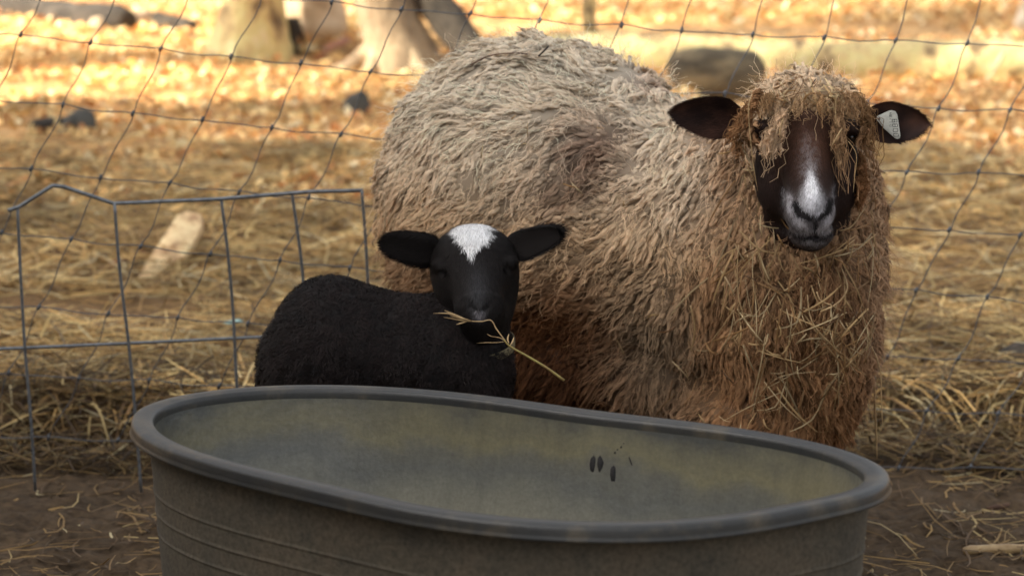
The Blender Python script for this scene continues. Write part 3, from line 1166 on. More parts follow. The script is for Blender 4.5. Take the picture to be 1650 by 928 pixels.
def wool_locks(name, V, Q, N, area, count, r, flowf, colf, lenf, parent, per=7, K=7, weight=None, rad=0.007, wid=0.0022, wave=0.0022, freqr=(2.0, 4.0), sink=0.008, core=0.0):
    p, n = scatter(V, Q, N, area, count, r, weight)
    fl, lift = flowf(p, n)
    L = lenf(p, r)
    a = norm(np.cross(n, fl) + 1e-6)
    cc = colf(p)
    tone = np.clip(1 + 0.26 * r.normal(0, 1, (count, 1)), 0.5, 1.6)
    ph = r.random(count) * 6.28
    fr = freqr[0] + (freqr[1] - freqr[0]) * r.random(count)
    # lock centre path
    pts_l, side_l = strands(p - n * sink, n, fl, L, K, 0, 0.0, r, lift=lift)
    s = np.linspace(0, 1, K)
    allp, alls, allw, allc = [], [], [], []
    up_l = norm(np.cross(side_l, np.gradient(pts_l, axis=1)))
    for k in range(per):
        th = r.random(count) * 6.28
        rr = rad * np.sqrt(r.random(count)) * (0.6 + 0.8 * r.random(count))
        clump = (1 - 0.86 * s ** 0.8)[None, :, None]
        off = (side_l * np.cos(th)[:, None, None] + up_l * np.sin(th)[:, None, None] * 0.7) * rr[:, None, None] * clump
        phk = (ph + r.normal(0, 0.5, count))[:, None]
        wv = wave * (0.35 + 0.65 * s)[None, :] * (0.7 + 0.6 * r.random((count, 1)))
        arg = phk + s[None, :] * fr[:, None] * 6.28
        q = pts_l + off + side_l * (wv * np.sin(arg))[..., None] + up_l * (wv * np.cos(arg * 1.07))[..., None]
        # strands end at their own length
        q = q[:, :1] + (q - q[:, :1]) * (0.82 + 0.3 * r.random((count, 1, 1)))
        tw = side_l + up_l * r.normal(0, 0.45, (count, 1, 1))
        allp.append(q)
        alls.append(norm(tw))
        ww = wid * (0.7 + 0.6 * r.random((count, 1))) * (1.0 - 0.75 * s ** 2)[None, :]
        allw.append(ww)
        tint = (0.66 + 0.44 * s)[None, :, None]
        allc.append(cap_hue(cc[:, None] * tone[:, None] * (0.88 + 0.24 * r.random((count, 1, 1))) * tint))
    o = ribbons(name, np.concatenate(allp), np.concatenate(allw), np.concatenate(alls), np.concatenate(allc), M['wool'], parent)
    if core:
        sel = r.permutation(count)[:int(count * core)]
        arg = ph[sel][:, None] + s[None] * fr[sel][:, None] * 6.28
        wv = wave * 1.5 * (0.35 + 0.65 * s)[None]
        q = pts_l[sel] + side_l[sel] * (wv * np.sin(arg))[..., None] + up_l[sel] * (wv * np.cos(arg * 1.07))[..., None]
        q = q[:, :1] + (q - q[:, :1]) * (0.8 + 0.25 * r.random((len(sel), 1, 1)))
        rad_ = rad * 0.62 * (0.7 + 0.6 * r.random((len(sel), 1))) * (np.interp(s, [0, .25, .7, 1], [.9, 1.0, .62, .12]))[None]
        rad_ = rad_ * (1 + 0.22 * np.sin(arg * 2.3))
        t = norm(np.gradient(q, axis=1))
        b1 = norm(np.cross(t, n[sel][:, None] + 1e-6))
        b2 = np.cross(b1, t)
        m_ = 6
        th = np.arange(m_) / m_ * 6.2832
        Vv = q[:, :, None] + rad_[..., None, None] * (np.cos(th)[None, None, :, None] * b1[:, :, None] + 0.75 * np.sin(th)[None, None, :, None] * b2[:, :, None])
        Kk = K
        base = (np.arange(len(sel)) * Kk * m_)[:, None, None]
        k_ = (np.arange(Kk - 1) * m_)[None, :, None]
        j_ = np.arange(m_)[None, None, :]
        jn = (j_ + 1) % m_
        qd = np.stack([base + k_ + j_, base + k_ + jn, base + k_ + m_ + jn, base + k_ + m_ + j_], -1).reshape(-1, 4)
        cv = cap_hue(cc[sel][:, None, None] * tone[sel][:, None, None] * (0.66 + 0.44 * s)[None, :, None, None] * (1 + 0.25 * r.normal(0, 1, (len(sel), Kk, m_, 1)) * 0.6))
        mesh('wool_lock', Vv.reshape(-1, 3), quads=qd, mat=M['wool'], col=cv.reshape(-1, 3), parent=parent)['kind'] = 'stuff'
    return o


ewe = tag(empty('ewe', (P(1050, 500, 7.4)[0], 7.4, 0)), 'big woolly brown ewe with hay in its fleece and a white blaze, facing the camera', 'sheep')

VB, QB = surface_nets(ewe_body, (-0.42, 6.9, 0.14), (0.95, 8.0, 1.15), 0.009)
VB = relax(VB, QB, 2)
NB, AB = vnormals(VB, QB)
VL, QL = surface_nets(ewe_legs, (-0.25, 7.0, 0.0), (0.85, 7.85, 0.5), 0.008)
VHd, QHd = surface_nets(ewe_head, EP(1190, 430, -.14) - [0, 0, 0.02], EP(1410, 120, .21) + [0, 0, .03], 0.0024)
NH, AH = vnormals(VHd, QHd)
earL = ear_arrays(EP(1203, 196, .10), EP(1080, 180, .08), .086, .016, .007, (0.1, -0.2, 1), (0.15, -1, 0.1), pow_=0.60, wpos=0.36, droop=0.0)
earR = ear_arrays(EP(1382, 196, .10), EP(1498, 199, .08), .086, .014, .007, (-0.1, -0.2, 1), (-0.1, -1, 0.15), pow_=0.60, wpos=0.42)
ear_c = srgb(52, 36, 31)


def ear_col(p):
    n_ = fbm(p, 30, 3, 12)[:, None]
    k = np.clip(0.5 + 1.2 * n_, 0, 1)
    return srgb(44, 30, 27) * (1 - k) + srgb(88, 60, 48) * k


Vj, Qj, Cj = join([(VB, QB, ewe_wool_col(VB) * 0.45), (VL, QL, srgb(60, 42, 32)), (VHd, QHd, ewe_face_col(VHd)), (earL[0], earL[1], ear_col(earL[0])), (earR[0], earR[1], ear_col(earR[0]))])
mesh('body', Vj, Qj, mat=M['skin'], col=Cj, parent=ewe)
for (x, y, bk) in EWE_LEGS:
    f = leg_points(x, y, bk)[3]
    hoof(ewe, f[0], f[1])

rw = np.random.default_rng(42)


def ewe_flow(p, n):
    u, v = FE.uv(p)
    nz1 = vnoise(p, 7.0, 90)
    nz2 = vnoise(p, 7.0, 91)
    back = sstep(1150, 950, u)                       # rump and barrel: combed back and down
    f = np.stack([-0.95 * back - 0.05 + 0.25 * (1 - back) * nz2, -0.12 + 0.2 * nz1, -(0.35 + 0.55 * sstep(120, 420, v)) - 0.5 * (1 - back)], -1)
    f = f + 0.50 * np.stack([nz1, vnoise(p, 6.0, 93), nz2], -1)
    f = f + 0.95 * np.stack([vnoise(p, 22.0, 94), vnoise(p, 22.0, 95), vnoise(p, 22.0, 96)], -1)
    neck = sstep(1150, 1220, u) * sstep(470, 380, v)
    f = f + neck[:, None] * r_dir(len(p)) * 0.9
    f = f - n * np.sum(f * n, -1, keepdims=True)
    # steer the fleece away from the face
    lift = 0.34 + 0.20 * sstep(220, 60, v) + 0.20 * vnoise(p, 26.0, 97)
    return norm(f + 1e-5), lift[:, None]


def r_dir(k): return norm(rw.normal(0, 1, (k, 3)))


def ewe_len(p, r):
    u, v = FE.uv(p)
    L = 0.052 + 0.02 * r.random(len(p))
    L = L * (1 + 0.35 * vnoise(p, 24.0, 98)) * (1 + 0.35 * sstep(520, 640, v)) * (1 - 0.40 * bump2(u, v, 1300, 135, 120, 45)) * (1 - 0.25 * bump2(u, v, 1240, 300, 70, 90))
    return L


# a weight that leaves the face clear of long locks
fc = VB[QB].mean(1)
hd = sd_ell(fc, EP(1301, 305, -.03), (.105, .20, .145))
wgt = np.where(hd < 0.0, 0.0, 1.0) * np.where(fc[:, 1] > 7.62, 0.45, 1.0)
wool_locks('fleece', VB, QB, NB, AB, 13500, rw, ewe_flow, ewe_wool_col, ewe_len, ewe, per=6, K=9, weight=wgt, rad=0.0100, wid=0.0020, wave=0.0036, freqr=(1.0, 2.8), core=0.85)


# fuzzy loose fibres over the whole fleece
def fuzz():
    r = np.random.default_rng(8)
    c = 7000
    p, n = scatter(VB, QB, NB, AB, c, r, wgt)
    fl, lift = ewe_flow(p, n)
    fl = norm(fl + r.normal(0, 0.6, (c, 3)))
    path, sd_ = strands(p + n * 0.012, n, fl, 0.04 + 0.03 * r.random(c), 7, 0, 0.0035, r, freq=1.7, lift=0.55)
    col = np.clip(ewe_wool_col(p) * (1.0 + 0.3 * r.random((c, 1))), 0, .85)
    o = ribbons('loose_fibres', path, np.full((c, 7), 0.0009), sd_, np.repeat(col[:, None], 7, 1), M['wool'], ewe)


fuzz()


# short matted locks on the brow, the cheeks and in the forelocks
def lock_tubes(root, nrm_, direc, L, rad, col, r, name='matted_lock', K=8, wave=0.0036):
    cnt = len(root)
    s = np.linspace(0, 1, K)
    pts, sd_ = strands(root, nrm_, direc, L, K, 0, 0.0, r, lift=0.3)
    up = norm(np.cross(sd_, np.gradient(pts, axis=1)))
    arg = r.random((cnt, 1)) * 6.28 + s[None] * 6.28 * (0.8 + 1.6 * r.random((cnt, 1)))
    wv = wave * (0.3 + 0.7 * s)[None]
    q = pts + sd_ * (wv * np.sin(arg))[..., None] + up * (wv * np.cos(arg))[..., None]
    rad_ = rad * (0.6 + 0.8 * r.random((cnt, 1))) * np.interp(s, [0, .25, .7, 1], [.7, 1.0, .7, .1])[None]
    t = norm(np.gradient(q, axis=1))
    b1 = norm(np.cross(t, nrm_[:, None] + 1e-6))
    b2 = np.cross(b1, t)
    m_ = 6
    th = np.arange(m_) / m_ * 6.2832
    Vv = q[:, :, None] + rad_[..., None, None] * (np.cos(th)[None, None, :, None] * b1[:, :, None] + 0.75 * np.sin(th)[None, None, :, None] * b2[:, :, None])
    base = (np.arange(cnt) * K * m_)[:, None, None]
    k_ = (np.arange(K - 1) * m_)[None, :, None]
    j_ = np.arange(m_)[None, None, :]
    jn = (j_ + 1) % m_
    qd = np.stack([base + k_ + j_, base + k_ + jn, base + k_ + m_ + jn, base + k_ + m_ + j_], -1).reshape(-1, 4)
    cv = cap_hue(col[:, None, None] * (0.60 + 0.5 * s)[None, :, None, None] * (1 + 0.15 * r.normal(0, 1, (cnt, K, m_, 1))))
    mesh(name, Vv.reshape(-1, 3), quads=qd, mat=M['wool'], col=cv.reshape(-1, 3), parent=ewe)['kind'] = 'stuff'
    # fine fibres round each lock
    per = 4
    P_, S_, C_ = [], [], []
    for _ in range(per):
        a_ = r.random((cnt, 1)) * 6.28 + s[None] * 6.28 * 1.5
        o_ = rad * (0.8 + 0.8 * r.random((cnt, 1)))
        P_.append(q + b1 * (o_ * np.sin(a_))[..., None] + b2 * (o_ * np.cos(a_))[..., None] + np.cumsum(r.normal(0, .0008, q.shape), axis=1))
        S_.append(norm(b1 + b2 * r.normal(0, .6, (cnt, 1, 1))))
        C_.append(np.repeat(cap_hue(col[:, None] * (0.8 + .6 * r.random((cnt, 1, 1)))), K, 1))
    P_ = np.concatenate(P_)
    ribbons('fine_fibres', P_, np.full(P_.shape[:2], .0010), np.concatenate(S_), np.concatenate(C_), M['wool'], ewe)


def brow_locks():
    r = np.random.default_rng(55)
    fcx = VHd[QHd].mean(1)
    u, v = FH.uv(fcx)
    edge = 176 + 10 * fbm(fcx, 40, 2, 3)
    top = (v < edge) & (fcx[:, 1] < EHY + .12)
    side = ((u < 1216) | (u > 1388)) & (fcx[:, 1] < EHY + .14) & (v < 330)
    w = np.where(top, 1.0, np.where(side, 0.8, 0.0))
    cnt = 420
    p, n = scatter(VHd, QHd, NH, AH, cnt, r, w + 1e-9)
    d = norm(np.array([0, -0.25, -0.75])[None] + r.normal(0, .55, (cnt, 3)))
    d = norm(d - n * np.sum(d * n, -1, keepdims=True))
    n_ = fbm(p, 30, 2, 4)[:, None]
    col = srgb(196, 164, 128) * (0.75 + 0.45 * r.random((cnt, 1)) + 0.3 * n_)
    low = sstep(170, 250, FH.uv(p)[1])[:, None]
    col = col * (1 - low) + srgb(140, 100, 66) * (0.7 + .5 * r.random((cnt, 1))) * low
    lock_tubes(p, n, d, 0.020 + 0.022 * r.random(cnt), .0048, col, r)


brow_locks()


def tuft_locks(ctrl, Y, col, rad, r, cnt):
    base = curve_pts([P(x, y, Y + dy) for x, y, dy in ctrl], 20)
    t = norm(np.gradient(base, axis=0))
    k = r.integers(0, 16, cnt)
    wid = np.interp(k / 19.0, [0, .5, .85, 1], [.6, 1.0, 1.2, .7])[:, None]
    p = base[k] + r.normal(0, 0.5, (cnt, 3)) * rad * wid
    n = norm(np.array([0, -1, .15])[None] + r.normal(0, .4, (cnt, 3)))
    d = norm(t[k] + r.normal(0, .38, (cnt, 3)))
    c = col * (0.65 + 0.6 * r.random((cnt, 1)))
    lock_tubes(p, n, d, 0.018 + 0.018 * r.random(cnt), .0036, c, r)


rq = np.random.default_rng(66)
tuft_locks([(1264, 165, -.00), (1258, 195, -.02), (1243, 222, -.035), (1238, 250, -.045)], EHY, srgb(204, 172, 138), .015, rq, 70)
tuft_locks([(1345, 160, .0), (1350, 195, -.01), (1352, 235, -.02), (1362, 282, -.02)], EHY, srgb(170, 136, 100), .010, rq, 55)
tuft_locks([(1228, 150, .03), (1203, 180, .03), (1192, 215, .04), (1194, 270, .05)], EHY, srgb(156, 116, 80), .010, rq, 50)
tuft_locks([(1375, 150, .03), (1392, 175, .03), (1400, 215, .04), (1394, 270, .05)], EHY, srgb(152, 116, 80), .010, rq, 50)


# tufts hanging from the topknot
def tuft(ctrl, Y, col, rad, r, n=90, name='forelock'):
    base = curve_pts([P(x, y, Y + dy) for x, y, dy in ctrl], 9)
    K = 9
    s = np.linspace(0, 1, K)
    t = norm(np.gradient(base, axis=0))
    sd_ = norm(np.cross(t, [0, -1, 0.2]))
    up = norm(np.cross(sd_, t))
    th = r.random(n) * 6.28
    rr = rad * np.sqrt(r.random(n))
    prof = np.array([.9, 1, 1.05, 1.1, 1.2, 1.25, 1.1, .8, .3])
    arg = r.random((n, 1)) * 6.28 + s[None] * 6.28 * (1.5 + 3 * r.random((n, 1)))
    pts = base[None] + (sd_[None] * np.cos(th)[:, None, None] + up[None] * np.sin(th)[:, None, None]) * (rr[:, None] * prof[None])[..., None]
    am = 0.002 + 0.005 * r.random((n, 1))
    pts = pts + sd_[None] * (am * np.sin(arg))[..., None] + up[None] * (am * np.cos(arg * 0.9))[..., None]
    pts = pts + np.cumsum(r.normal(0, 0.0016, (n, K, 3)), axis=1)
    ln = (0.45 + 0.6 * r.random((n, 1, 1)))
    st0 = (r.random((n, 1, 1)) < 0.35) * (pts[:, 3:4] - pts[:, :1])
    pts = pts[:, :1] + (pts - pts[:, :1]) * ln + st0 * 0.8
    c = col * (0.55 + 0.8 * r.random((n, 1)))
    sv = norm(sd_[None] + up[None] * r.normal(0, 0.9, (n, 1, 1)))
    return pts, sv, np.repeat(c[:, None], K, 1)


rt = np.random.default_rng(77)
T = [tuft([(1262, 165, -.00), (1256, 195, -.02), (1246, 225, -.035), (1238, 255, -.045)], EHY, srgb(196, 166, 132), .014, rt, 70),
     tuft([(1345, 160, .0), (1350, 195, -.01), (1352, 235, -.02), (1362, 285, -.02)], EHY, srgb(164, 130, 96), .011, rt, 50),
     tuft([(1290, 160, -.01), (1288, 175, -.03), (1280, 190, -.035)], EHY, srgb(176, 144, 108), .012, rt, 45),
     tuft([(1320, 155, -.01), (1324, 172, -.03), (1322, 188, -.035)], EHY, srgb(176, 140, 100), .012, rt, 45),
     tuft([(1225, 150, .03), (1203, 180, .03), (1190, 215, .04), (1192, 260, .05)], EHY, srgb(146, 108, 72), .010, rt, 30),
     tuft([(1375, 150, .03), (1392, 175, .03), (1398, 215, .04), (1392, 262, .05)], EHY, srgb(150, 116, 80), .010, rt, 35),
     tuft([(1240, 150, .0), (1236, 165, -.01), (1228, 180, -.02)], EHY, srgb(170, 136, 98), .009, rt, 60),
     tuft([(1362, 150, .0), (1372, 170, -.01), (1380, 188, -.01)], EHY, srgb(166, 132, 96), .009, rt, 70)]
pp = np.concatenate([a[0] for a in T])
ribbons('forelock', pp, np.full(pp.shape[:2], 0.0012), np.concatenate([a[1] for a in T]), np.concatenate([a[2] for a in T]), M['wool'], ewe)


# short hair on face and ears
def face_hair(name, V, Q, N, A, count, colf, parent, r, L=0.007, wid=0.0008, wgt=None, flow=(0, -0.3, -1)):
    p, n = scatter(V, Q, N, A, count, r, wgt)
    fl = np.asarray(flow)[None] + 0.25 * r.normal(0, 1, (count, 3))
    fl = norm(fl - n * np.sum(fl * n, -1, keepdims=True))
    path, sd_ = strands(p, n, fl, L * (0.6 + 0.8 * r.random(count)), 3, 0, 0.0, r, lift=0.35)
    c = colf(p + r.normal(0, 0.0019, p.shape)) * (0.55 + 0.9 * r.random((count, 1)))
    w = np.array([1, .8, .15])[None] * wid * (0.7 + 0.6 * r.random((count, 1)))
    return ribbons(name, path, w, sd_, np.repeat(c[:, None], 3, 1), M['fur'], parent)


fcH = VHd[QHd].mean(1)
uH, vH = FH.uv(fcH)
wH = np.where(fcH[:, 1] > EHY + 0.13, 0.1, 1.0)
face_hair('face_hair', VHd, QHd, NH, AH, 60000, ewe_face_col, ewe, rw, L=0.006, wgt=wH)
for ear in (earL, earR):
    Ne, Ae = vnormals(ear[0], ear[1])
    ax_ = norm(ear[0][25 * 17 + 8] - ear[0][8])
    face_hair('ear_hair', ear[0], ear[1], Ne, Ae, 6000, ear_col, ewe, rw, L=0.011, flow=ax_)

# eyes
def uvsphere(c, r, n=16):
    V, q, t = tube_arrays([np.array(c) + [0, 0, r * z] for z in np.cos(np.linspace(math.pi, 0, n))], [max(r * math.sin(a), 1e-4) for a in np.linspace(math.pi, 0, n)], 20)
    return V, q, t


for x in (1226, 1372):
    B = Batch(); B.add(*uvsphere(EP(x, 221, .052), .0155))
    B.build('eye', M['eye'], ewe)


# ear tag: rounded triangle, apex towards the head
def ear_tag():
    cen, up, fw = earR[2]
    out = [(1412, 191), (1413, 188), (1432, 179), (1437, 178), (1443, 180), (1446, 185), (1451, 219), (1450, 223), (1446, 224.5), (1442, 223), (1424, 207), (1413, 194)]
    y0 = EP(1432, 200, .10)[1] - 0.012
    f = [P(x, y, y0 - 0.0012 - 0.00006 * abs(x - 1430)) for x, y in out]
    b = [p + np.array([0, 0.0022, 0]) for p in f]
    n = len(f)
    cen_ = np.mean(f, 0)
    inn = [p * 0.86 + cen_ * 0.14 - np.array([0, 0.0008, 0]) for p in f]
    V = np.array(f + b + inn + [cen_ - [0, .0008, 0], np.mean(b, 0)])
    q = [(a, n + a, n + (a + 1) % n, (a + 1) % n) for a in range(n)] + [(a, (a + 1) % n, 2 * n + (a + 1) % n, 2 * n + a) for a in range(n)]
    t = [(3 * n, 2 * n + a, 2 * n + (a + 1) % n) for a in range(n)] + [(3 * n + 1, n + (a + 1) % n, n + a) for a in range(n)]
    o = mesh('ear_tag', V, np.array(q), np.array(t), M['tag'], smooth=False, parent=ewe)
    B = Batch()
    pin = P(1416.5, 191.5, y0 - 0.003)
    B.add(*tube_arrays([pin + [0, .004, 0], pin, pin - [0, .0012, 0]], [.0028, .0028, .0015], 12))
    s = B.build('stud', M['ink'], o)
    s.location = (0, 0, 0)
    # 0088 reads upwards along the right edge; 5 x 3 bitmap strokes, plus two smaller lines
    seg = {'0': 'abcdef', '8': 'abcdefg', '1': 'bc', '4': 'fgbc', '6': 'afgecd'}
    lines = {'a': ((0, 1), (1, 1)), 'b': ((1, 1), (1, .5)), 'c': ((1, .5), (1, 0)), 'd': ((0, 0), (1, 0)), 'e': ((0, 0), (0, .5)), 'f': ((0, .5), (0, 1)), 'g': ((0, .5), (1, .5))}
    B = Batch()

    def write(txt, x0, y0_, adv, w, h, rr, lean):
        for k, ch in enumerate(txt):
            bx, by = x0 + lean * k, y0_ - adv * k
            for sname in seg[ch]:
                pts = []
                for (a_, c_) in lines[sname]:
                    # text advances upwards; glyph top points left
                    pts.append(P(bx - c_ * h, by - a_ * w, y0 - 0.0026))
                pts[0] = pts[0] * 1.0
                B.add(*tube_arrays(pts, rr, 5))
    write('0088', 1447.5, 220, 7.6, 4.6, 7.5, 0.00075, -0.8)
    write('011', 1437, 204, 4.6, 2.4, 3.6, 0.0004, -0.2)
    write('84', 1437, 188, 4.0, 2.4, 3.6, 0.0004, -0.2)
    l = B.build('lettering', M['ink'], o)
    l.location = (0, 0, 0)


ear_tag()

# ------------------------------------------------------------------ the lamb
LY = 7.02
FL = Field(LY)


def LP(px, py, dy=0.0): return P(px, py, LY + dy)


LAMB_LEGS = [(LP(745, 600)[0], LY - .08, False), (LP(790, 600)[0], LY + .05, False), (LP(470, 600)[0], LY - .06, True), (LP(520, 600)[0], LY + .09, True)]


def lamb_body(p):
    d = sd_ell(p, LP(530, 562, .03), (.112, .118, .140))
    d = smin(d, sd_ell(p, LP(600, 575, .02), (.150, .115, .128)), .05)
    d = smin(d, sd_ell(p, LP(700, 590, .0), (.115, .105, .130)), .05)
    d = smin(d, sd_cap(p, LP(735, 580, .0), LP(768, 490, .0), .098, .062), .05)
    d = smin(d, sd_ell(p, LP(765, 610, -.02), (.068, .08, .11)), .04)
    d = smin(d, sd_ell(p, LP(490, 620, .03), (.085, .11, .13)), .04)
    for (x, y, bk) in LAMB_LEGS:
        t_, k_, f_, e_ = leg_points(x, y, bk, 0.80)
        d = smin(d, smin(sd_cap(p, t_, k_, .050, .024), sd_cap(p, k_, e_, .022, .019), .015), .03)
    d = smin(d, sd_cap(p, LP(440, 560, .05), LP(430, 690, .08), .022, .017), .03)
    return d


LHY = LY - 0.05


def LH(px, py, dy=0.0): return P(px, py, LHY + dy)


def lamb_head(p):
    d = sd_ell(p, LH(764, 412, .05), (.078, .080, .056))
    d = smin(d, sd_ell(p, LH(764, 440, .05), (.080, .080, .06)), .03)
    d = smin(d, sd_cap(p, LH(765, 430, .01), LH(772, 488, -.055), .062, .043), .03)
    d = smin(d, sd_ell(p, LH(773, 500, -.058), (.041, .034, .032)), .02)
    d = smin(d, sd_cap(p, LH(772, 480, .04), LH(776, 522, -.03), .060, .036), .03)
    d = smin(d, sd_ell(p, LH(731, 466, .04), (.027, .05, .04)), .03)
    d = smin(d, sd_ell(p, LH(804, 466, .04), (.027, .05, .04)), .03)
    d = smin(d, sd_ell(p, LH(796, 505, .02), (.028, .05, .035)), .03)
    for x, y in ((713, 436), (819, 430)):
        s_ = 1 if x > 765 else -1
        d = smin(d, sd_ell(p, LH(x - 3 * s_, y - 10, .0), (.018, .022, .010)), .012)
        d = smax(d, -sd_ell(p, LH(x - 2 * s_, y, -.022), (.014, .008, .006)), .006)
    for pts in (((755, 484), (759, 492), (766, 498)), ((789, 484), (786, 492), (778, 498))):
        for a_, b_ in zip(pts[:-1], pts[1:]):
            d = smax(d, -sd_cap(p, LH(*a_, -.096), LH(*b_, -.097), .0055, .0045), .004)
    ml = [(742, 511), (757, 515), (774, 516), (792, 514), (804, 508)]
    for a_, b_ in zip(ml[:-1], ml[1:]):
        d = smax(d, -sd_cap(p, LH(*a_, -.085 + .035 * abs(a_[0] - 774) / 30), LH(*b_, -.085 + .035 * abs(b_[0] - 774) / 30), .0032, .0032), .003)
    return d


blackc = srgb(28, 23, 21)
FLH = Field(LHY - 0.02)


def lamb_face_col(p):
    u, v = FLH.uv(p)
    n2 = fbm(p, 160, 2, 181)
    c = np.repeat(blackc[None], len(p), 0)
    wtop = 41 - 38 * sstep(366, 418, v) + 13 * fbm(p, 60, 2, 7)
    m = sstep(1.0, 0.72, np.abs(u - 759 + 6 * n2) / np.maximum(wtop, 3)) * sstep(416, 404, v + 5 * n2) 
    c = blend(c, srgb(244, 242, 240), m * sstep(-1.3, -.6, n2 + 0.2))
    c = blend(c, srgb(70, 70, 72), 0.5 * bump2(u, v, 770, 458, 14, 34))  # paler bridge patch paints a soft sheen into the face colour
    c = blend(c, srgb(150, 145, 148), 0.85 * bump2(u, v, 772, 492, 8, 6))  # lighter nose pad, its highlight put into the colour
    return np.clip(c, 0.004, .9)


lamb = tag(empty('lamb', (LP(620, 600)[0], LY, 0)), 'black lamb with a white patch on its forehead and a stalk in its mouth', 'lamb')
VLb, QLb = surface_nets(lamb_body, (-.58, 6.78, 0.0), (.06, 7.28, .74), 0.007)
VLb = relax(VLb, QLb, 2)
NLb, ALb = vnormals(VLb, QLb)
VLh, QLh = surface_nets(lamb_head, LH(660, 570, -.12) - [0, 0, .02], LH(870, 345, .15) + [0, 0, .03], 0.0024)
NLh, ALh = vnormals(VLh, QLh)
lE = ear_arrays(LH(716, 410, .05), LH(621, 389, .03), .062, .008, .018, (0.1, -0.1, 1), (0.1, -1, 0), pow_=0.34, wpos=0.30, droop=0.0)
rE = ear_arrays(LH(812, 406, .05), LH(903, 373, .03), .060, .008, .018, (0.15, -0.1, 1), (-0.1, -1, 0), pow_=0.34, wpos=0.28)
Vj, Qj, Cj = join([(VLb, QLb, blackc * .8), (VLh, QLh, lamb_face_col(VLh)), (lE[0], lE[1], blackc), (rE[0], rE[1], blackc)])
mesh('body', Vj, Qj, mat=M['skin'], col=Cj, parent=lamb)
for (x, y, bk) in LAMB_LEGS:
    f = leg_points(x, y, bk, 0.8)[3]
    hoof(lamb, f[0], f[1], 0.75)
rl = np.random.default_rng(9)


def lamb_wool():
    c = 60000
    fcl = VLb[QLb].mean(1)
    w = np.where(fcl[:, 2] < 0.2, 0.3, 1.0)
    p, n = scatter(VLb, QLb, NLb, ALb, c, rl, w)
    cl = np.stack([vnoise(p, 60, 5), vnoise(p, 60, 6), vnoise(p, 60, 7)], -1) * 1.6
    fl = norm(np.array([-0.5, 0, -0.7])[None] + rl.normal(0, .45, (c, 3)) + cl)
    fl = norm(fl - n * np.sum(fl * n, -1, keepdims=True))
    path, sd_ = strands(p, n, fl, 0.010 + 0.009 * rl.random(c) ** 2, 5, 0, 0.0020, rl, freq=1.4, lift=0.6)
    nn = fbm(p, 22, 2, 33)[:, None]
    col = srgb(29, 21, 19) * (0.7 + 0.55 * rl.random((c, 1)) + 0.45 * nn + 0.5 * vnoise(p, 80, 9)[:, None])
    ribbons('wool', path, np.array([1.2, 1.2, 1.1, .9, .4])[None] * 0.0013 * np.ones((c, 1)), sd_, np.repeat(np.clip(col, .004, 1)[:, None], 5, 1), M['fur'], lamb)


lamb_wool()
face_hair('face_hair', VLh, QLh, NLh, ALh, 70000, lamb_face_col, lamb, rl, L=0.009, wid=0.0010)
uL, vL = FLH.uv(VLh[QLh].mean(1))
wtuft = (bump2(uL, vL, 762, 372, 45, 14) > .3).astype(float) + 1e-6
face_hair('crown_tuft', VLh, QLh, NLh, ALh, 7000, lambda p: np.clip(lamb_face_col(p) + srgb(60, 60, 60) * (rl.random((len(p), 1)) < .25), 0, .9), lamb, rl, L=0.019, wgt=wtuft, flow=(0, -1, -0.4))
for ear in (lE, rE):
    Ne, Ae = vnormals(ear[0], ear[1])
    ax_ = norm(ear[0][25 * 17 + 8] - ear[0][8])
    face_hair('ear_hair', ear[0], ear[1], Ne, Ae, 9000, lambda p: np.repeat(blackc[None], len(p), 0), lamb, rl, L=0.018, wid=0.0011, flow=ax_)
for x, y in ((715, 437), (817, 431)):
    B = Batch(); B.add(*uvsphere(LH(x, y, .002), .011))
    B.build('eye', M['eye'], lamb)
# collar round the neck under the chin
cth = np.linspace(0, 2 * math.pi, 40)
cc_ = LP(760, 556, .0)
cpts = np.stack([cc_[0] + .084 * np.cos(cth), cc_[1] + .094 * np.sin(cth) - .002, cc_[2] + 0.012 * np.sin(cth) + 0.006 * np.cos(cth)], -1)
Bc = Batch()
ring_o, ring_i = [], []
for dz in (-.008, .008):
    ring_o.append(cpts + [0, 0, dz])
Vc = np.vstack([ring_o[0], ring_o[1], ring_o[1] * 1.0 - (cpts - cc_) * [.03, .03, 0], ring_o[0] - (cpts - cc_) * [.03, .03, 0]])
nC = 40
qc = []
for k in range(3):
    for a in range(nC - 1): qc.append((k * nC + a, k * nC + a + 1, (k + 1) * nC + a + 1, (k + 1) * nC + a))
mesh('collar', Vc, np.array(qc), mat=M['collar'], parent=lamb)

# the stalk in the lamb's mouth
hs_ = tag(empty('hay_stalk', tuple(LH(800, 530, -.1))), 'long bent dry grass stalk with seed head held in the black lamb\'s mouth', 'stalk')
M['stalk'] = mat('stalk', rough=0.5, ramp=(50, (1, 1, 1), [(0.3, tuple(srgb(146, 116, 76))), (0.7, tuple(srgb(184, 156, 112)))]))
M['stalk_green'] = mat('stalk_green', rough=0.5, ramp=(25, (1, 1, 1), [(0.35, tuple(srgb(128, 96, 60))), (0.6, tuple(srgb(150, 138, 72)))]))
st = curve_pts([LH(752, 517, -.112), LH(775, 518, -.112), LH(791, 516, -.114), LH(800, 530, -.12), LH(814, 549, -.13)], 16)
tube('stem', st, 0.0013, M['stalk'], 6, hs_)
st = curve_pts([LH(812, 547, -.13), LH(822, 558, -.132), LH(850, 574, -.136), LH(880, 592, -.14), LH(909, 613, -.145)], 14)
tube('stem', st, np.linspace(0.0016, 0.0028, 14), M['stalk_green'], 7, hs_)
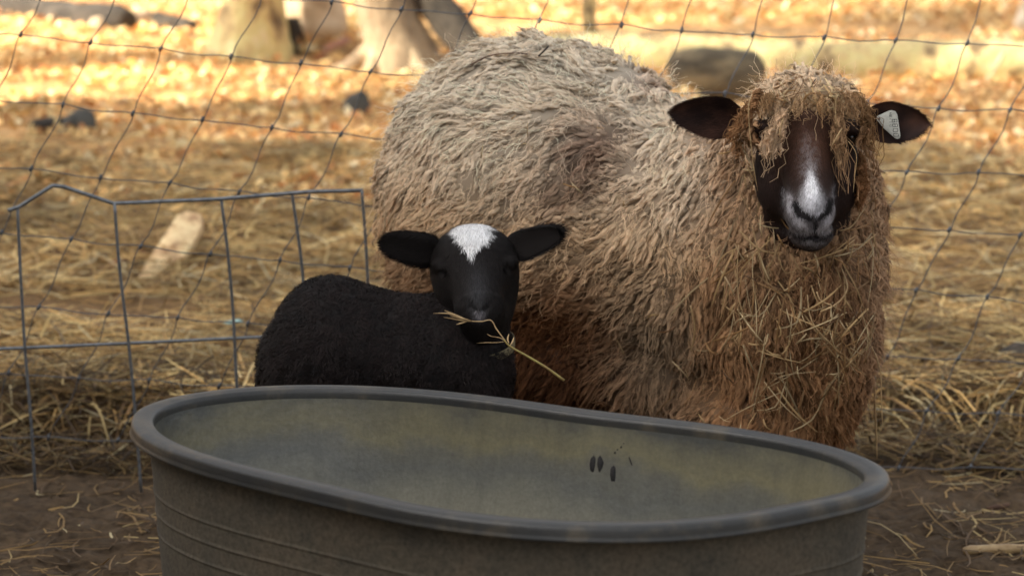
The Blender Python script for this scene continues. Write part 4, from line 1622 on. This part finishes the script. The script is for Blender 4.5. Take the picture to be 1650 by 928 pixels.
for c_ in ([(760, 517), (742, 512), (722, 505), (698, 505)], [(756, 517), (735, 508), (716, 500)], [(758, 518), (738, 515), (715, 511)], [(752, 518), (742, 521), (735, 523)], [(757, 516), (744, 513), (726, 509)]):
    st = curve_pts([LH(x, y, -.113 - .006 * k) for k, (x, y) in enumerate(c_)], 7)
    tube('seed_head', st, [.0008, .0014, .0018, .0019, .0016, .0011, .0005], M['stalk'], 6, hs_)
for c_ in ([(814, 549), (805, 544), (792, 542), (785, 538)], [(815, 550), (800, 552), (785, 552), (768, 553)], [(822, 556), (826, 550), (828, 543)], [(820, 553), (818, 546), (820, 538)]):
    st = curve_pts([LH(x, y, -.128 + .008 * k) for k, (x, y) in enumerate(c_)], 7)
    tube('leaf_blade', st, [.0012, .0016, .0018, .0018, .0016, .0012, .0006], M['stalk'], 6, hs_, flat=0.5)

# ------------------------------------------------------------------ hay caught in the fleece
bvE = BVHTree.FromPolygons([tuple(p) for p in VB], [tuple(map(int, p)) for p in QB])


def on_wool(px, py, out=0.045):
    d = ray(px, py)
    h = bvE.ray_cast(O, d)
    if h[0] is None: return None
    return np.array(h[0] - d * out)


def fleece_hay():
    r = np.random.default_rng(31)
    pts, cols, wd = [], [], []
    tries = 0
    K = 6
    zones = [((1120, 1430), (390, 690), 190), ((1180, 1260), (150, 420), 45), ((1370, 1430), (250, 420), 30), ((1210, 1390), (100, 175), 80), ((1330, 1425), (480, 715), 60),
             ((700, 1100), (100, 560), 26), ((1050, 1200), (380, 640), 22)]
    for (xa, xb), (ya, yb), n in zones:
        for _ in range(n):
            for _t in range(8):
                px = xa + (xb - xa) * r.random(); py = ya + (yb - ya) * r.random()
                if n > 100 and (vnoise(np.array([px / 60.0, py / 60.0, .5])) < -.05 or r.random() < .15) and r.random() < .8: continue
                L = (24 + 84 * r.random() ** 2.0)
                if n < 30: L *= 0.6
                ang = r.normal(math.pi / 2, 0.75)
                if ya < 150: ang = r.random() * 6.28; L *= 0.5
                kink = r.normal(0, 0.8) if r.random() < .4 else r.normal(0, .06)
                q = []
                x, y = px, py
                for k in range(K):
                    o = 0.040 + 0.016 * math.sin(k / (K - 1) * math.pi) + 0.012 * r.random()
                    w = on_wool(x, y, o)
                    if w is None: break
                    q.append(w)
                    aa = ang + (kink if k >= 3 else 0) + 0.03 * k * np.sign(kink)
                    x += math.cos(aa) * L / (K - 1); y += math.sin(aa) * L / (K - 1)
                if len(q) == K:
                    u_ = (px - 1303) / 60; v_ = (py - 300) / 105
                    if u_ * u_ + v_ * v_ < 1: continue
                    q = np.array(q)
                    q[1:-1] = q[1:-1] * .5 + .25 * (q[:-2] + q[2:])
                    pts.append(q)
                    pal = [srgb(206, 170, 118), srgb(176, 134, 86), srgb(134, 96, 60), srgb(226, 198, 150)]
                    cols.append(pal[r.choice(4, p=[.36, .26, .14, .24])] * (0.36 + .42 * r.random()))
                    wd.append(0.0012 + 0.0026 * r.random() ** 1.8)
                    break
    pts = np.array(pts)
    t = norm(np.gradient(pts, axis=1))
    side = norm(np.cross(t, [0, -1, 0.2]))
    w = np.array(wd)[:, None] * np.array([[.8, 1, 1, 1, .9, .5]])
    o = ribbons('hay_scraps', pts, w, side, np.repeat(np.array(cols)[:, None], K, 1), M['straw'], roof=0.8)
    tag(o, 'wispy scraps of hay tangled in the brown neck and chest fleece of the ewe', 'hay', kind='stuff')


fleece_hay()


def big_stalk(label, ctrl, Y=None, rad=0.0017, m='stalk', group=None, out=0.06):
    pts = []
    for c in ctrl:
        w = on_wool(c[0], c[1], out)
        if w is None or Y is not None:
            w = P(c[0], c[1], (Y or 7.1))
        pts.append(w)
    pts = curve_pts(pts, 14)
    pts[1:-1] = .5 * pts[1:-1] + .25 * (pts[:-2] + pts[2:])
    o = tube('hay_stalk', pts, rad * np.concatenate([np.full(9, 1.0), np.linspace(1, .5, 5)]), M[m], 6, None, flat=0.6)
    # origin at its first point
    p0 = Vector(pts[0])
    o.data.transform(__import__('mathutils').Matrix.Translation(-p0))
    o.location = p0
    tag(o, label, 'stalk', group or 'hay stalks caught in the ewe fleece')


big_stalk('long pale stalk hanging straight down beside the ewe\'s dark eye, left of its face', [(1212, 152), (1206, 170), (1207, 200), (1211, 240), (1215, 275), (1221, 308)], Y=6.95, rad=.0016)
big_stalk('short pale stalk lying across the wool tuft on the ewe\'s brow', [(1262, 192), (1258, 205), (1256, 222)], Y=6.93, rad=.0020)
big_stalk('stout tan stalk fragment slanting above the ewe\'s eye nearest the ear tag', [(1356, 208), (1349, 220), (1341, 234)], Y=6.95, rad=.0024)
big_stalk('thin stalk dropping down the cheek below the ear tag', [(1367, 228), (1379, 245), (1380, 262), (1377, 285), (1375, 310)], Y=6.96, rad=.0014)
big_stalk('upright pale stalk over the brow tufts towards the ear tag', [(1348, 152), (1346, 175), (1348, 205)], Y=6.93, rad=.0018)
big_stalk('bent wide hay blade reaching from the ewe\'s chin towards its chest edge', [(1353, 372), (1372, 366), (1386, 345), (1398, 330), (1416, 316)], rad=.0020)
big_stalk('wide pale crossed blade in the middle of the ewe\'s chest, rising to the right', [(1322, 502), (1345, 492), (1358, 480), (1366, 465), (1362, 448), (1356, 432)], rad=.0026)
big_stalk('wide pale crossed blade in the middle of the ewe\'s chest, falling to the right', [(1316, 470), (1322, 484), (1340, 492), (1356, 500)], rad=.0023)
big_stalk('long thin stalk arching down the ewe\'s chest to its lower right', [(1301, 475), (1305, 510), (1320, 535), (1340, 555), (1360, 583)], rad=.0019)
big_stalk('stalk hanging under the ewe\'s cheek on the side away from the ear tag', [(1190, 395), (1188, 430), (1190, 480), (1204, 524)], rad=.0016)
big_stalk('kinked stalk pointing down left across the ewe\'s shoulder edge', [(1182, 500), (1165, 525), (1150, 545), (1144, 560)], rad=.0016)
big_stalk('upright light brown stalk on the ewe\'s shoulder, the lowest one there', [(1112, 492), (1119, 520), (1118, 545), (1113, 565)], rad=.0020)
big_stalk('knotted stalk trailing down the front edge of the chest fleece', [(1395, 545), (1410, 570), (1419, 600), (1420, 635), (1422, 690)], rad=.0022, Y=7.1)
big_stalk('long upright stalk near the tub\'s end, hanging in front of the straw bank', [(1409, 615), (1410, 660), (1412, 700), (1413, 738)], rad=.0035, Y=7.3)


# dark twig on the ewe's back
big = curve_pts([on_wool(x, y, .055) if on_wool(x, y) is not None else P(x, y, 7.45) for x, y in ((758, 105), (790, 90), (830, 86), (850, 88))], 12)
o = tube('twig', big, 0.0016, M['brown_wood'], 6)
tag(o, 'thin dark twig lying along the top of the ewe\'s back', 'twig')
q1 = P(868, 91, 7.42); q2 = P(884, 75, 7.40)
o = tube('twig', [q1, (q1 + q2) / 2, q2], 0.0018, M['dark_wood'], 6)
tag(o, 'short dark twig end sticking up from the ewe\'s back', 'twig')


# ------------------------------------------------------------------ things on the ground behind
def gpt(px, py, lift=0.0):
    """point on the ground seen at (px,py)"""
    d = ray(px, py)
    t = (0.1 - H) / d.z
    for _ in range(12):
        x, y = d.x * t, d.y * t
        t = (float(ground_h(x, y)) + lift - H) / d.z
    return np.array([d.x * t, d.y * t, float(ground_h(d.x * t, d.y * t))])


def log(name, label, cat, a_, b_, ra, rb, m, lift=0.7, n=14, sides=18, rough=0.18, bendz=0.0, seed=0, mids=None):
    a_, b_ = np.array(a_, float), np.array(b_, float)
    path = np.array([a_ + (b_ - a_) * s for s in np.linspace(0, 1, n)])
    rr = np.linspace(ra, rb, n)
    rr[0] *= .72
    rr[-1] *= .78
    L = np.linalg.norm(b_ - a_)
    path = path + 0.04 * L * np.stack([vnoise(path, 3 / L, seed), vnoise(path, 3 / L, seed + 1), 0.5 * vnoise(path, 3 / L, seed + 2)], -1)
    path[:, 2] += rr * lift + bendz * np.sin(np.linspace(0, math.pi, n))
    base = path[0].copy()
    o = tube(name, path, rr, m, sides, None, rough=rough, rscale=1.2 / ra * 0.5, seed=seed)
    o.data.transform(__import__('mathutils').Matrix.Translation(-Vector(base)))
    o.location = Vector(base)
    return tag(o, label, cat, {'fallen_branch': 'fallen branches in the background leaves', 'stick': 'sticks lying on the ground', 'log': 'logs lying in the background'}.get(name))


def rock(name, label, cat, c, r, m, seed=0):
    n = 14
    V, q, t = tube_arrays([np.array([0, 0, z]) for z in np.cos(np.linspace(math.pi, 0, n))], [max(math.sin(a), 1e-3) for a in np.linspace(math.pi, 0, n)], 20)
    d = 1 + 0.38 * fbm(V, 1.6, 4, seed)
    V = V * d[:, None] * np.array(r)
    B = Batch(); B.add(V, q, t)
    o = B.build(name, m)
    o.location = Vector(c)
    return tag(o, label, cat, 'stones and clods on the ground')


log('log', 'long mossy fallen log lying sunlit across the right background', 'log', gpt(820, 118), gpt(1760, 140), .085, .095, M['moss_bark'], n=30, seed=3)
log('log', 'short thick grey log in shade beside the ewe\'s raised wool crown', 'log', gpt(1090, 158), gpt(1212, 152), .105, .10, M['grey_wood'], n=12, seed=6, rough=.3)
log('fallen_branch', 'dark rotten branch across the top left corner of the background', 'branch', gpt(-60, 18), gpt(215, 54), .040, .060, M['dark_wood'], seed=9, n=16, rough=.35)
log('log', 'pale sunlit broken log piece in the upper left background', 'log', gpt(150, 56), gpt(246, 46), .038, .046, M['pale_wood'], seed=10)
log('fallen_branch', 'dark stub of wood right of the pale broken log', 'branch', gpt(252, 52), gpt(318, 56), .045, .035, M['dark_wood'], seed=12, rough=.4)
log('fallen_branch', 'thin grey branch lying behind the fence at upper left centre', 'branch', gpt(330, 136), gpt(470, 150), .012, .010, M['grey_wood'], seed=14)
log('fallen_branch', 'pale grey stick lying in the leaves at upper left', 'branch', gpt(165, 118), gpt(330, 126), .010, .008, M['grey_wood'], seed=15)
log('fallen_branch', 'straight grey branch ending behind the ewe\'s rump', 'branch', gpt(580, 112), gpt(700, 128), .022, .018, M['grey_wood'], seed=16)
log('fallen_branch', 'dark low branch touching the leaves on the left, near the frame edge', 'branch', gpt(52, 214), gpt(142, 204), .030, .020, M['dark_wood'], seed=17, rough=.4)
rock('rock', 'dark angular lump among sunlit leaves on the left', 'rock', gpt(128, 218) + [0, 0, .03], (.06, .06, .055), M['rock'], 3)
rock('rock', 'green tinged mossy lump at the left, below the dark branch', 'rock', gpt(98, 255) + [0, 0, .01], (.05, .05, .035), M['grey_wood'], 5)
rock('rock', 'dark grey lump beyond the fence just left of the ewe\'s rump', 'rock', gpt(575, 190) + [0, 0, .03], (.055, .06, .06), M['rock'], 8)
rock('rock', 'small red brown lump in the straw left of the ewe', 'rock', gpt(347, 254) + [0, 0, .015], (.02, .02, .017), M['brown_wood'], 9)
rock('rock', 'dark clod at the far right edge on the straw bank', 'rock', gpt(1645, 590) + [0, 0, .02], (.05, .05, .035), M['dark_wood'], 11)
log('stick', 'dark brown stick buried in straw left of the lamb\'s back', 'stick', gpt(322, 486), gpt(372, 492), .012, .009, M['brown_wood'], seed=21)
log('stick', 'rotten brown stick slanting on the bank at lower left', 'stick', gpt(108, 626), gpt(176, 660), .018, .012, M['brown_wood'], seed=22, rough=.35)
log('stick', 'long pale straight stick lying in the straw beyond the panel', 'stick', gpt(258, 360), gpt(335, 338), .005, .004, M['stalk'], seed=23)
log('stick', 'thick greyish stalk lying on the mud in the lower right corner', 'stick', gpt(1556, 890), gpt(1700, 884), .010, .010, M['stalk'], seed=24)
log('stick', 'curved brown stick on the mud at the right edge', 'stick', gpt(1592, 822), gpt(1690, 796), .006, .005, M['brown_wood'], seed=25)
log('stick', 'upright sunlit pale stick leaning at the top right corner', 'stick', gpt(1632, 60), gpt(1665, 20) + [0, 0, .08], .03, .025, M['pale_wood'], seed=26)
log('stick', 'leaning tan stick standing by the log at the right edge', 'stick', gpt(1590, 138), gpt(1608, 138) + [.02, 0, .12], .010, .007, M['pale_wood'], seed=27)


# split piece of pale bark on the straw
def bark_chunk():
    root = tag(empty('bark_chunk', tuple(gpt(270, 440))), 'split chunk of pale orange bark lying on the straw behind the panel', 'bark')
    Y0 = gpt(270, 430)[1]
    def slab(name, out, thick, m, seed):
        c = np.mean([P(x, y, Y0) for x, y in out], 0)
        f, b = [], []
        for (x, y) in out:
            p = P(x, y, Y0)
            dz = p[2] - c[2]
            p = p + np.array([0, dz * 1.8, 0]) + [0, 0, 0.02]
            f.append(p); b.append(p + [0.004, thick, -thick * .8])
        n = len(f)
        mid = np.mean(f, 0) + [0, -.012, .008]
        V = np.array(f + b + [mid, np.mean(b, 0)])
        q = [(a, n + a, n + (a + 1) % n, (a + 1) % n) for a in range(n)]
        t = [(2 * n, a, (a + 1) % n) for a in range(n)] + [(2 * n + 1, n + (a + 1) % n, n + a) for a in range(n)]
        return mesh(name, V, np.array(q), np.array(t), m, smooth=False, parent=root)
    slab('bark_plate', [(228, 448), (236, 432), (252, 410), (268, 388), (280, 371), (296, 366), (318, 370), (322, 384), (312, 402), (298, 420), (284, 426), (262, 440), (246, 452)], .02, M['sunlit_pale_bark'], 1)
    slab('broken_end', [(252, 450), (258, 436), (274, 420), (284, 424), (287, 438), (276, 456), (264, 464), (254, 460)], .02, M['pale_wood'], 2)


M['sunlit_pale_bark'] = mat('sunlit_pale_bark', rough=0.85, ramp=(16, (1, 1, 1), [(0.35, tuple(srgb(170, 128, 92))), (0.5, tuple(srgb(232, 200, 150))), (0.65, tuple(srgb(246, 222, 170)))]), bump=(60, .6, .006))  # pale bark, lightened further to stand in for sunlight on the chunk
bark_chunk()
log('bark_strip', 'strip of reddish bark left of the pale chunk in the straw', 'bark', gpt(150, 440), gpt(235, 408), .010, .012, M['red_bark'] if 'red_bark' in M else mat('red_bark', rough=.9, ramp=(20, (1, 1, 1), [(0.3, tuple(srgb(110, 62, 40))), (0.7, tuple(srgb(160, 104, 76)))])), seed=31, rough=.4)
B = Batch()
c0 = gpt(375, 550)
V_ = np.array([c0 + [u * .03, v * .012 + .002 * u, .05 + .004 * math.sin(u * 3 + v)] for u in (-1, -.3, .4, 1) for v in (-1, 0, 1)])
V_ = np.vstack([V_, V_ - [0, 0, .002]])
qq = []
for i_ in range(3):
    for j_ in range(2):
        a_ = i_ * 3 + j_
        qq += [(a_, a_ + 3, a_ + 4, a_ + 1), (12 + a_, 12 + a_ + 1, 12 + a_ + 4, 12 + a_ + 3)]
o = mesh('plastic_scrap', V_, np.array(qq), mat=M['scrap'])
tag(o, 'small pale green scrap in the straw behind the wire panel', 'scrap')


# ------------------------------------------------------------------ trees
def tree(label, base, r0, height, lean, m, seed, flare=1.6, flare_h=0.25, sides=16, crown=True, name='tree', path=None):
    r = np.random.default_rng(seed)
    base = np.array(base, float)
    root = tag(empty(name, tuple(base)), label, 'tree')
    n = 26
    s = np.linspace(0, 1, n) ** 1.6
    pth = base + np.stack([lean[0] * s * height + .05 * np.sin(s * 5 + seed), lean[1] * s * height, s * height - .05], -1)
    if path is not None: pth = path
    rad = r0 * (1 - .75 * s) * (1 + (flare - 1) * np.exp(-(s * height) / flare_h))
    tube('trunk', pth, rad, m, 28, root, rough=.30, rscale=7, seed=seed)
    for k in range(5):
        az = k * 1.25 + r.random()
        L = r0 * (2.2 + r.random())
        e = base + np.array([math.cos(az) * L, math.sin(az) * L, -.02])
        e[2] = float(ground_h(e[0], e[1])) - .01
        st_ = base + [math.cos(az) * r0 * .6, math.sin(az) * r0 * .6, .12]
        tube('root', curve_pts([st_, (st_ + e) / 2 + [0, 0, -.03], e], 7), np.linspace(r0 * .45, r0 * .12, 7), m, 8, root, rough=.1)
    if crown:
        B = Batch()
        def grow(p, d, L, rr, depth):
            k = 5
            pts = [p]
            for _ in range(k):
                d = norm(d + r.normal(0, .16, 3) + [0, 0, .05])
                pts.append(pts[-1] + d * L / k)
            B.add(*tube_arrays(np.array(pts), np.linspace(rr, rr * .55, k + 1), 6 if depth > 1 else 4, cap=False))
            if depth > 0:
                for _ in range(3):
                    i_ = r.integers(2, k + 1)
                    grow(pts[i_], norm(d + r.normal(0, .55, 3)), L * .68, rr * .5, depth - 1)
        for _ in range(9):
            i_ = r.integers(10, n)
            az = r.random() * 6.28
            grow(pth[i_], norm(np.array([math.cos(az), math.sin(az), .7])), height * .28, rad[i_] * .55, 3)
        B.build('crown', m, root)
    return root


tree('tree with yellow green mossy base, left of centre in the background', gpt(392, 96), .095, 8.0, (-.02, .03), M['moss_bark'], 1, flare=1.9)
tree('dull brown tree trunk behind the rump of the ewe, leaning left', gpt(640, 118), .10, 7.0, (-.28, .03), M['tan_bark'] if 'tan_bark' in M else mat('tan_bark', rough=.95, ramp=(8, (1, 1, .4), [(0.35, (.12, .08, .05)), (0.5, (.36, .27, .17)), (0.6, (.50, .38, .24))]), bump=(30, 1, .015)), 2, flare=1.5)
log('fallen_branch', 'thick dark branch leaning down right from the brown tree trunk', 'branch', gpt(785, 120), P(560, -110, gpt(785, 120)[1] + .3), .06, .075, M['dark_wood'], n=16, seed=44, rough=.3)
tree('slim young tree standing behind the highest part of the ewe\'s back', gpt(968, 100), .024, 4.5, (.0, .0), M['moss_bark'], 4, flare=1.3)
tree('thin dark forked sapling just right of the mossy tree', gpt(470, 86), .035, 5.0, (-.16, .0), M['dark_wood'], 5, flare=1.5)
log('stump', 'bright sunlit pale stump between the mossy tree and the brown trunk', 'stump', gpt(508, 66), gpt(508, 66) + [-.02, .05, .26], .135, .12, M['pale_wood'], lift=0.0, n=8, seed=41, rough=.2)
log('fallen_branch', 'short reddish root curving in front of the pale stump', 'branch', gpt(512, 98), gpt(560, 72), .016, .022, M['red2'] if 'red2' in M else mat('red_wood', (0.42, .19, .11), rough=.8, noise=(20, .2, 4)), seed=42)
tree('added bare tree, first of the unseen ones on the left casting shadow bands', (-4.6, 11.6, 0), .17, 8.0, (.03, 0), M['bark'], 8)  # this trunk and the next are added off-frame to throw shadow bands
tree('added thick bare tree, second of the unseen ones on the left casting shadow bands', (-5.2, 12.5, 0), .24, 9.0, (.0, .02), M['bark'], 9)
tree('added tall bare tree, unseen far to the left, casting patchy shadow', (-5.5, 15.5, 0), .16, 9.0, (.02, 0), M['bark'], 6)  # this and the next are added out of view to dapple the background
tree('second added tall bare tree, unseen and farthest back on the left, casting patchy shadow', (-4.0, 18.0, 0), .15, 9.0, (-.02, 0), M['bark'], 7)


# ------------------------------------------------------------------ added board building, unseen at the left, put there to shade the pen
def shade_barn():
    x0, x1, y0, y1, h = -11.0, -6.6, -9.0, 9.4, 6.7
    root = tag(empty('shade_barn', ((x0 + x1) / 2, (y0 + y1) / 2, 0)), 'added board building, unseen left of the pen, casting the shade over it', 'shade_barn')
    def box(B, a, b):
        a, b = np.array(a, float), np.array(b, float)
        v = np.array([[x, y, z] for x in (a[0], b[0]) for y in (a[1], b[1]) for z in (a[2], b[2])])
        q = [(0, 1, 3, 2), (4, 6, 7, 5), (0, 4, 5, 1), (2, 3, 7, 6), (0, 2, 6, 4), (1, 5, 7, 3)]
        B.add(v, np.array(q))
    B = Batch(); box(B, (x0, y0, -.3), (x1, y1, h)); B.build('wall', M['board'], root, smooth=False)
    r = np.random.default_rng(2)
    Bb = Batch(); box(Bb, (0, 0, -.3), (.03, .235, h)); first = Bb.build('board', M['board'], root, smooth=False, loc=Vector((x1, y0, 0)) - root.location)
    y = y0 + .25
    while y < y1 - .2:
        link('board', first.data, root, Vector((x1 + .004 * r.random(), y, 0)) - root.location)
        y += .25
    xm = (x0 + x1) / 2
    v = np.array([[x0 - .5, y0 - .4, h - .25], [xm, y0 - .4, h + 1.5], [x1 + .5, y0 - .4, h - .25], [x0 - .5, y1 + .4, h - .25], [xm, y1 + .4, h + 1.5], [x1 + .5, y1 + .4, h - .25]])
    v = np.vstack([v, v + [0, 0, .08]])
    q = [(0, 3, 4, 1), (1, 4, 5, 2), (6, 7, 10, 9), (7, 8, 11, 10), (0, 1, 7, 6), (1, 2, 8, 7), (3, 9, 10, 4), (4, 10, 11, 5), (0, 6, 9, 3), (2, 5, 11, 8)]
    mesh('roof', v, np.array(q), mat=M['roof'], smooth=False, parent=root)
    Bd = Batch(); box(Bd, (x1 + .04, -1.4, 0), (x1 + .09, .8, 2.6)); Bd.build('door', M['brown_wood'], root, smooth=False)


shade_barn()
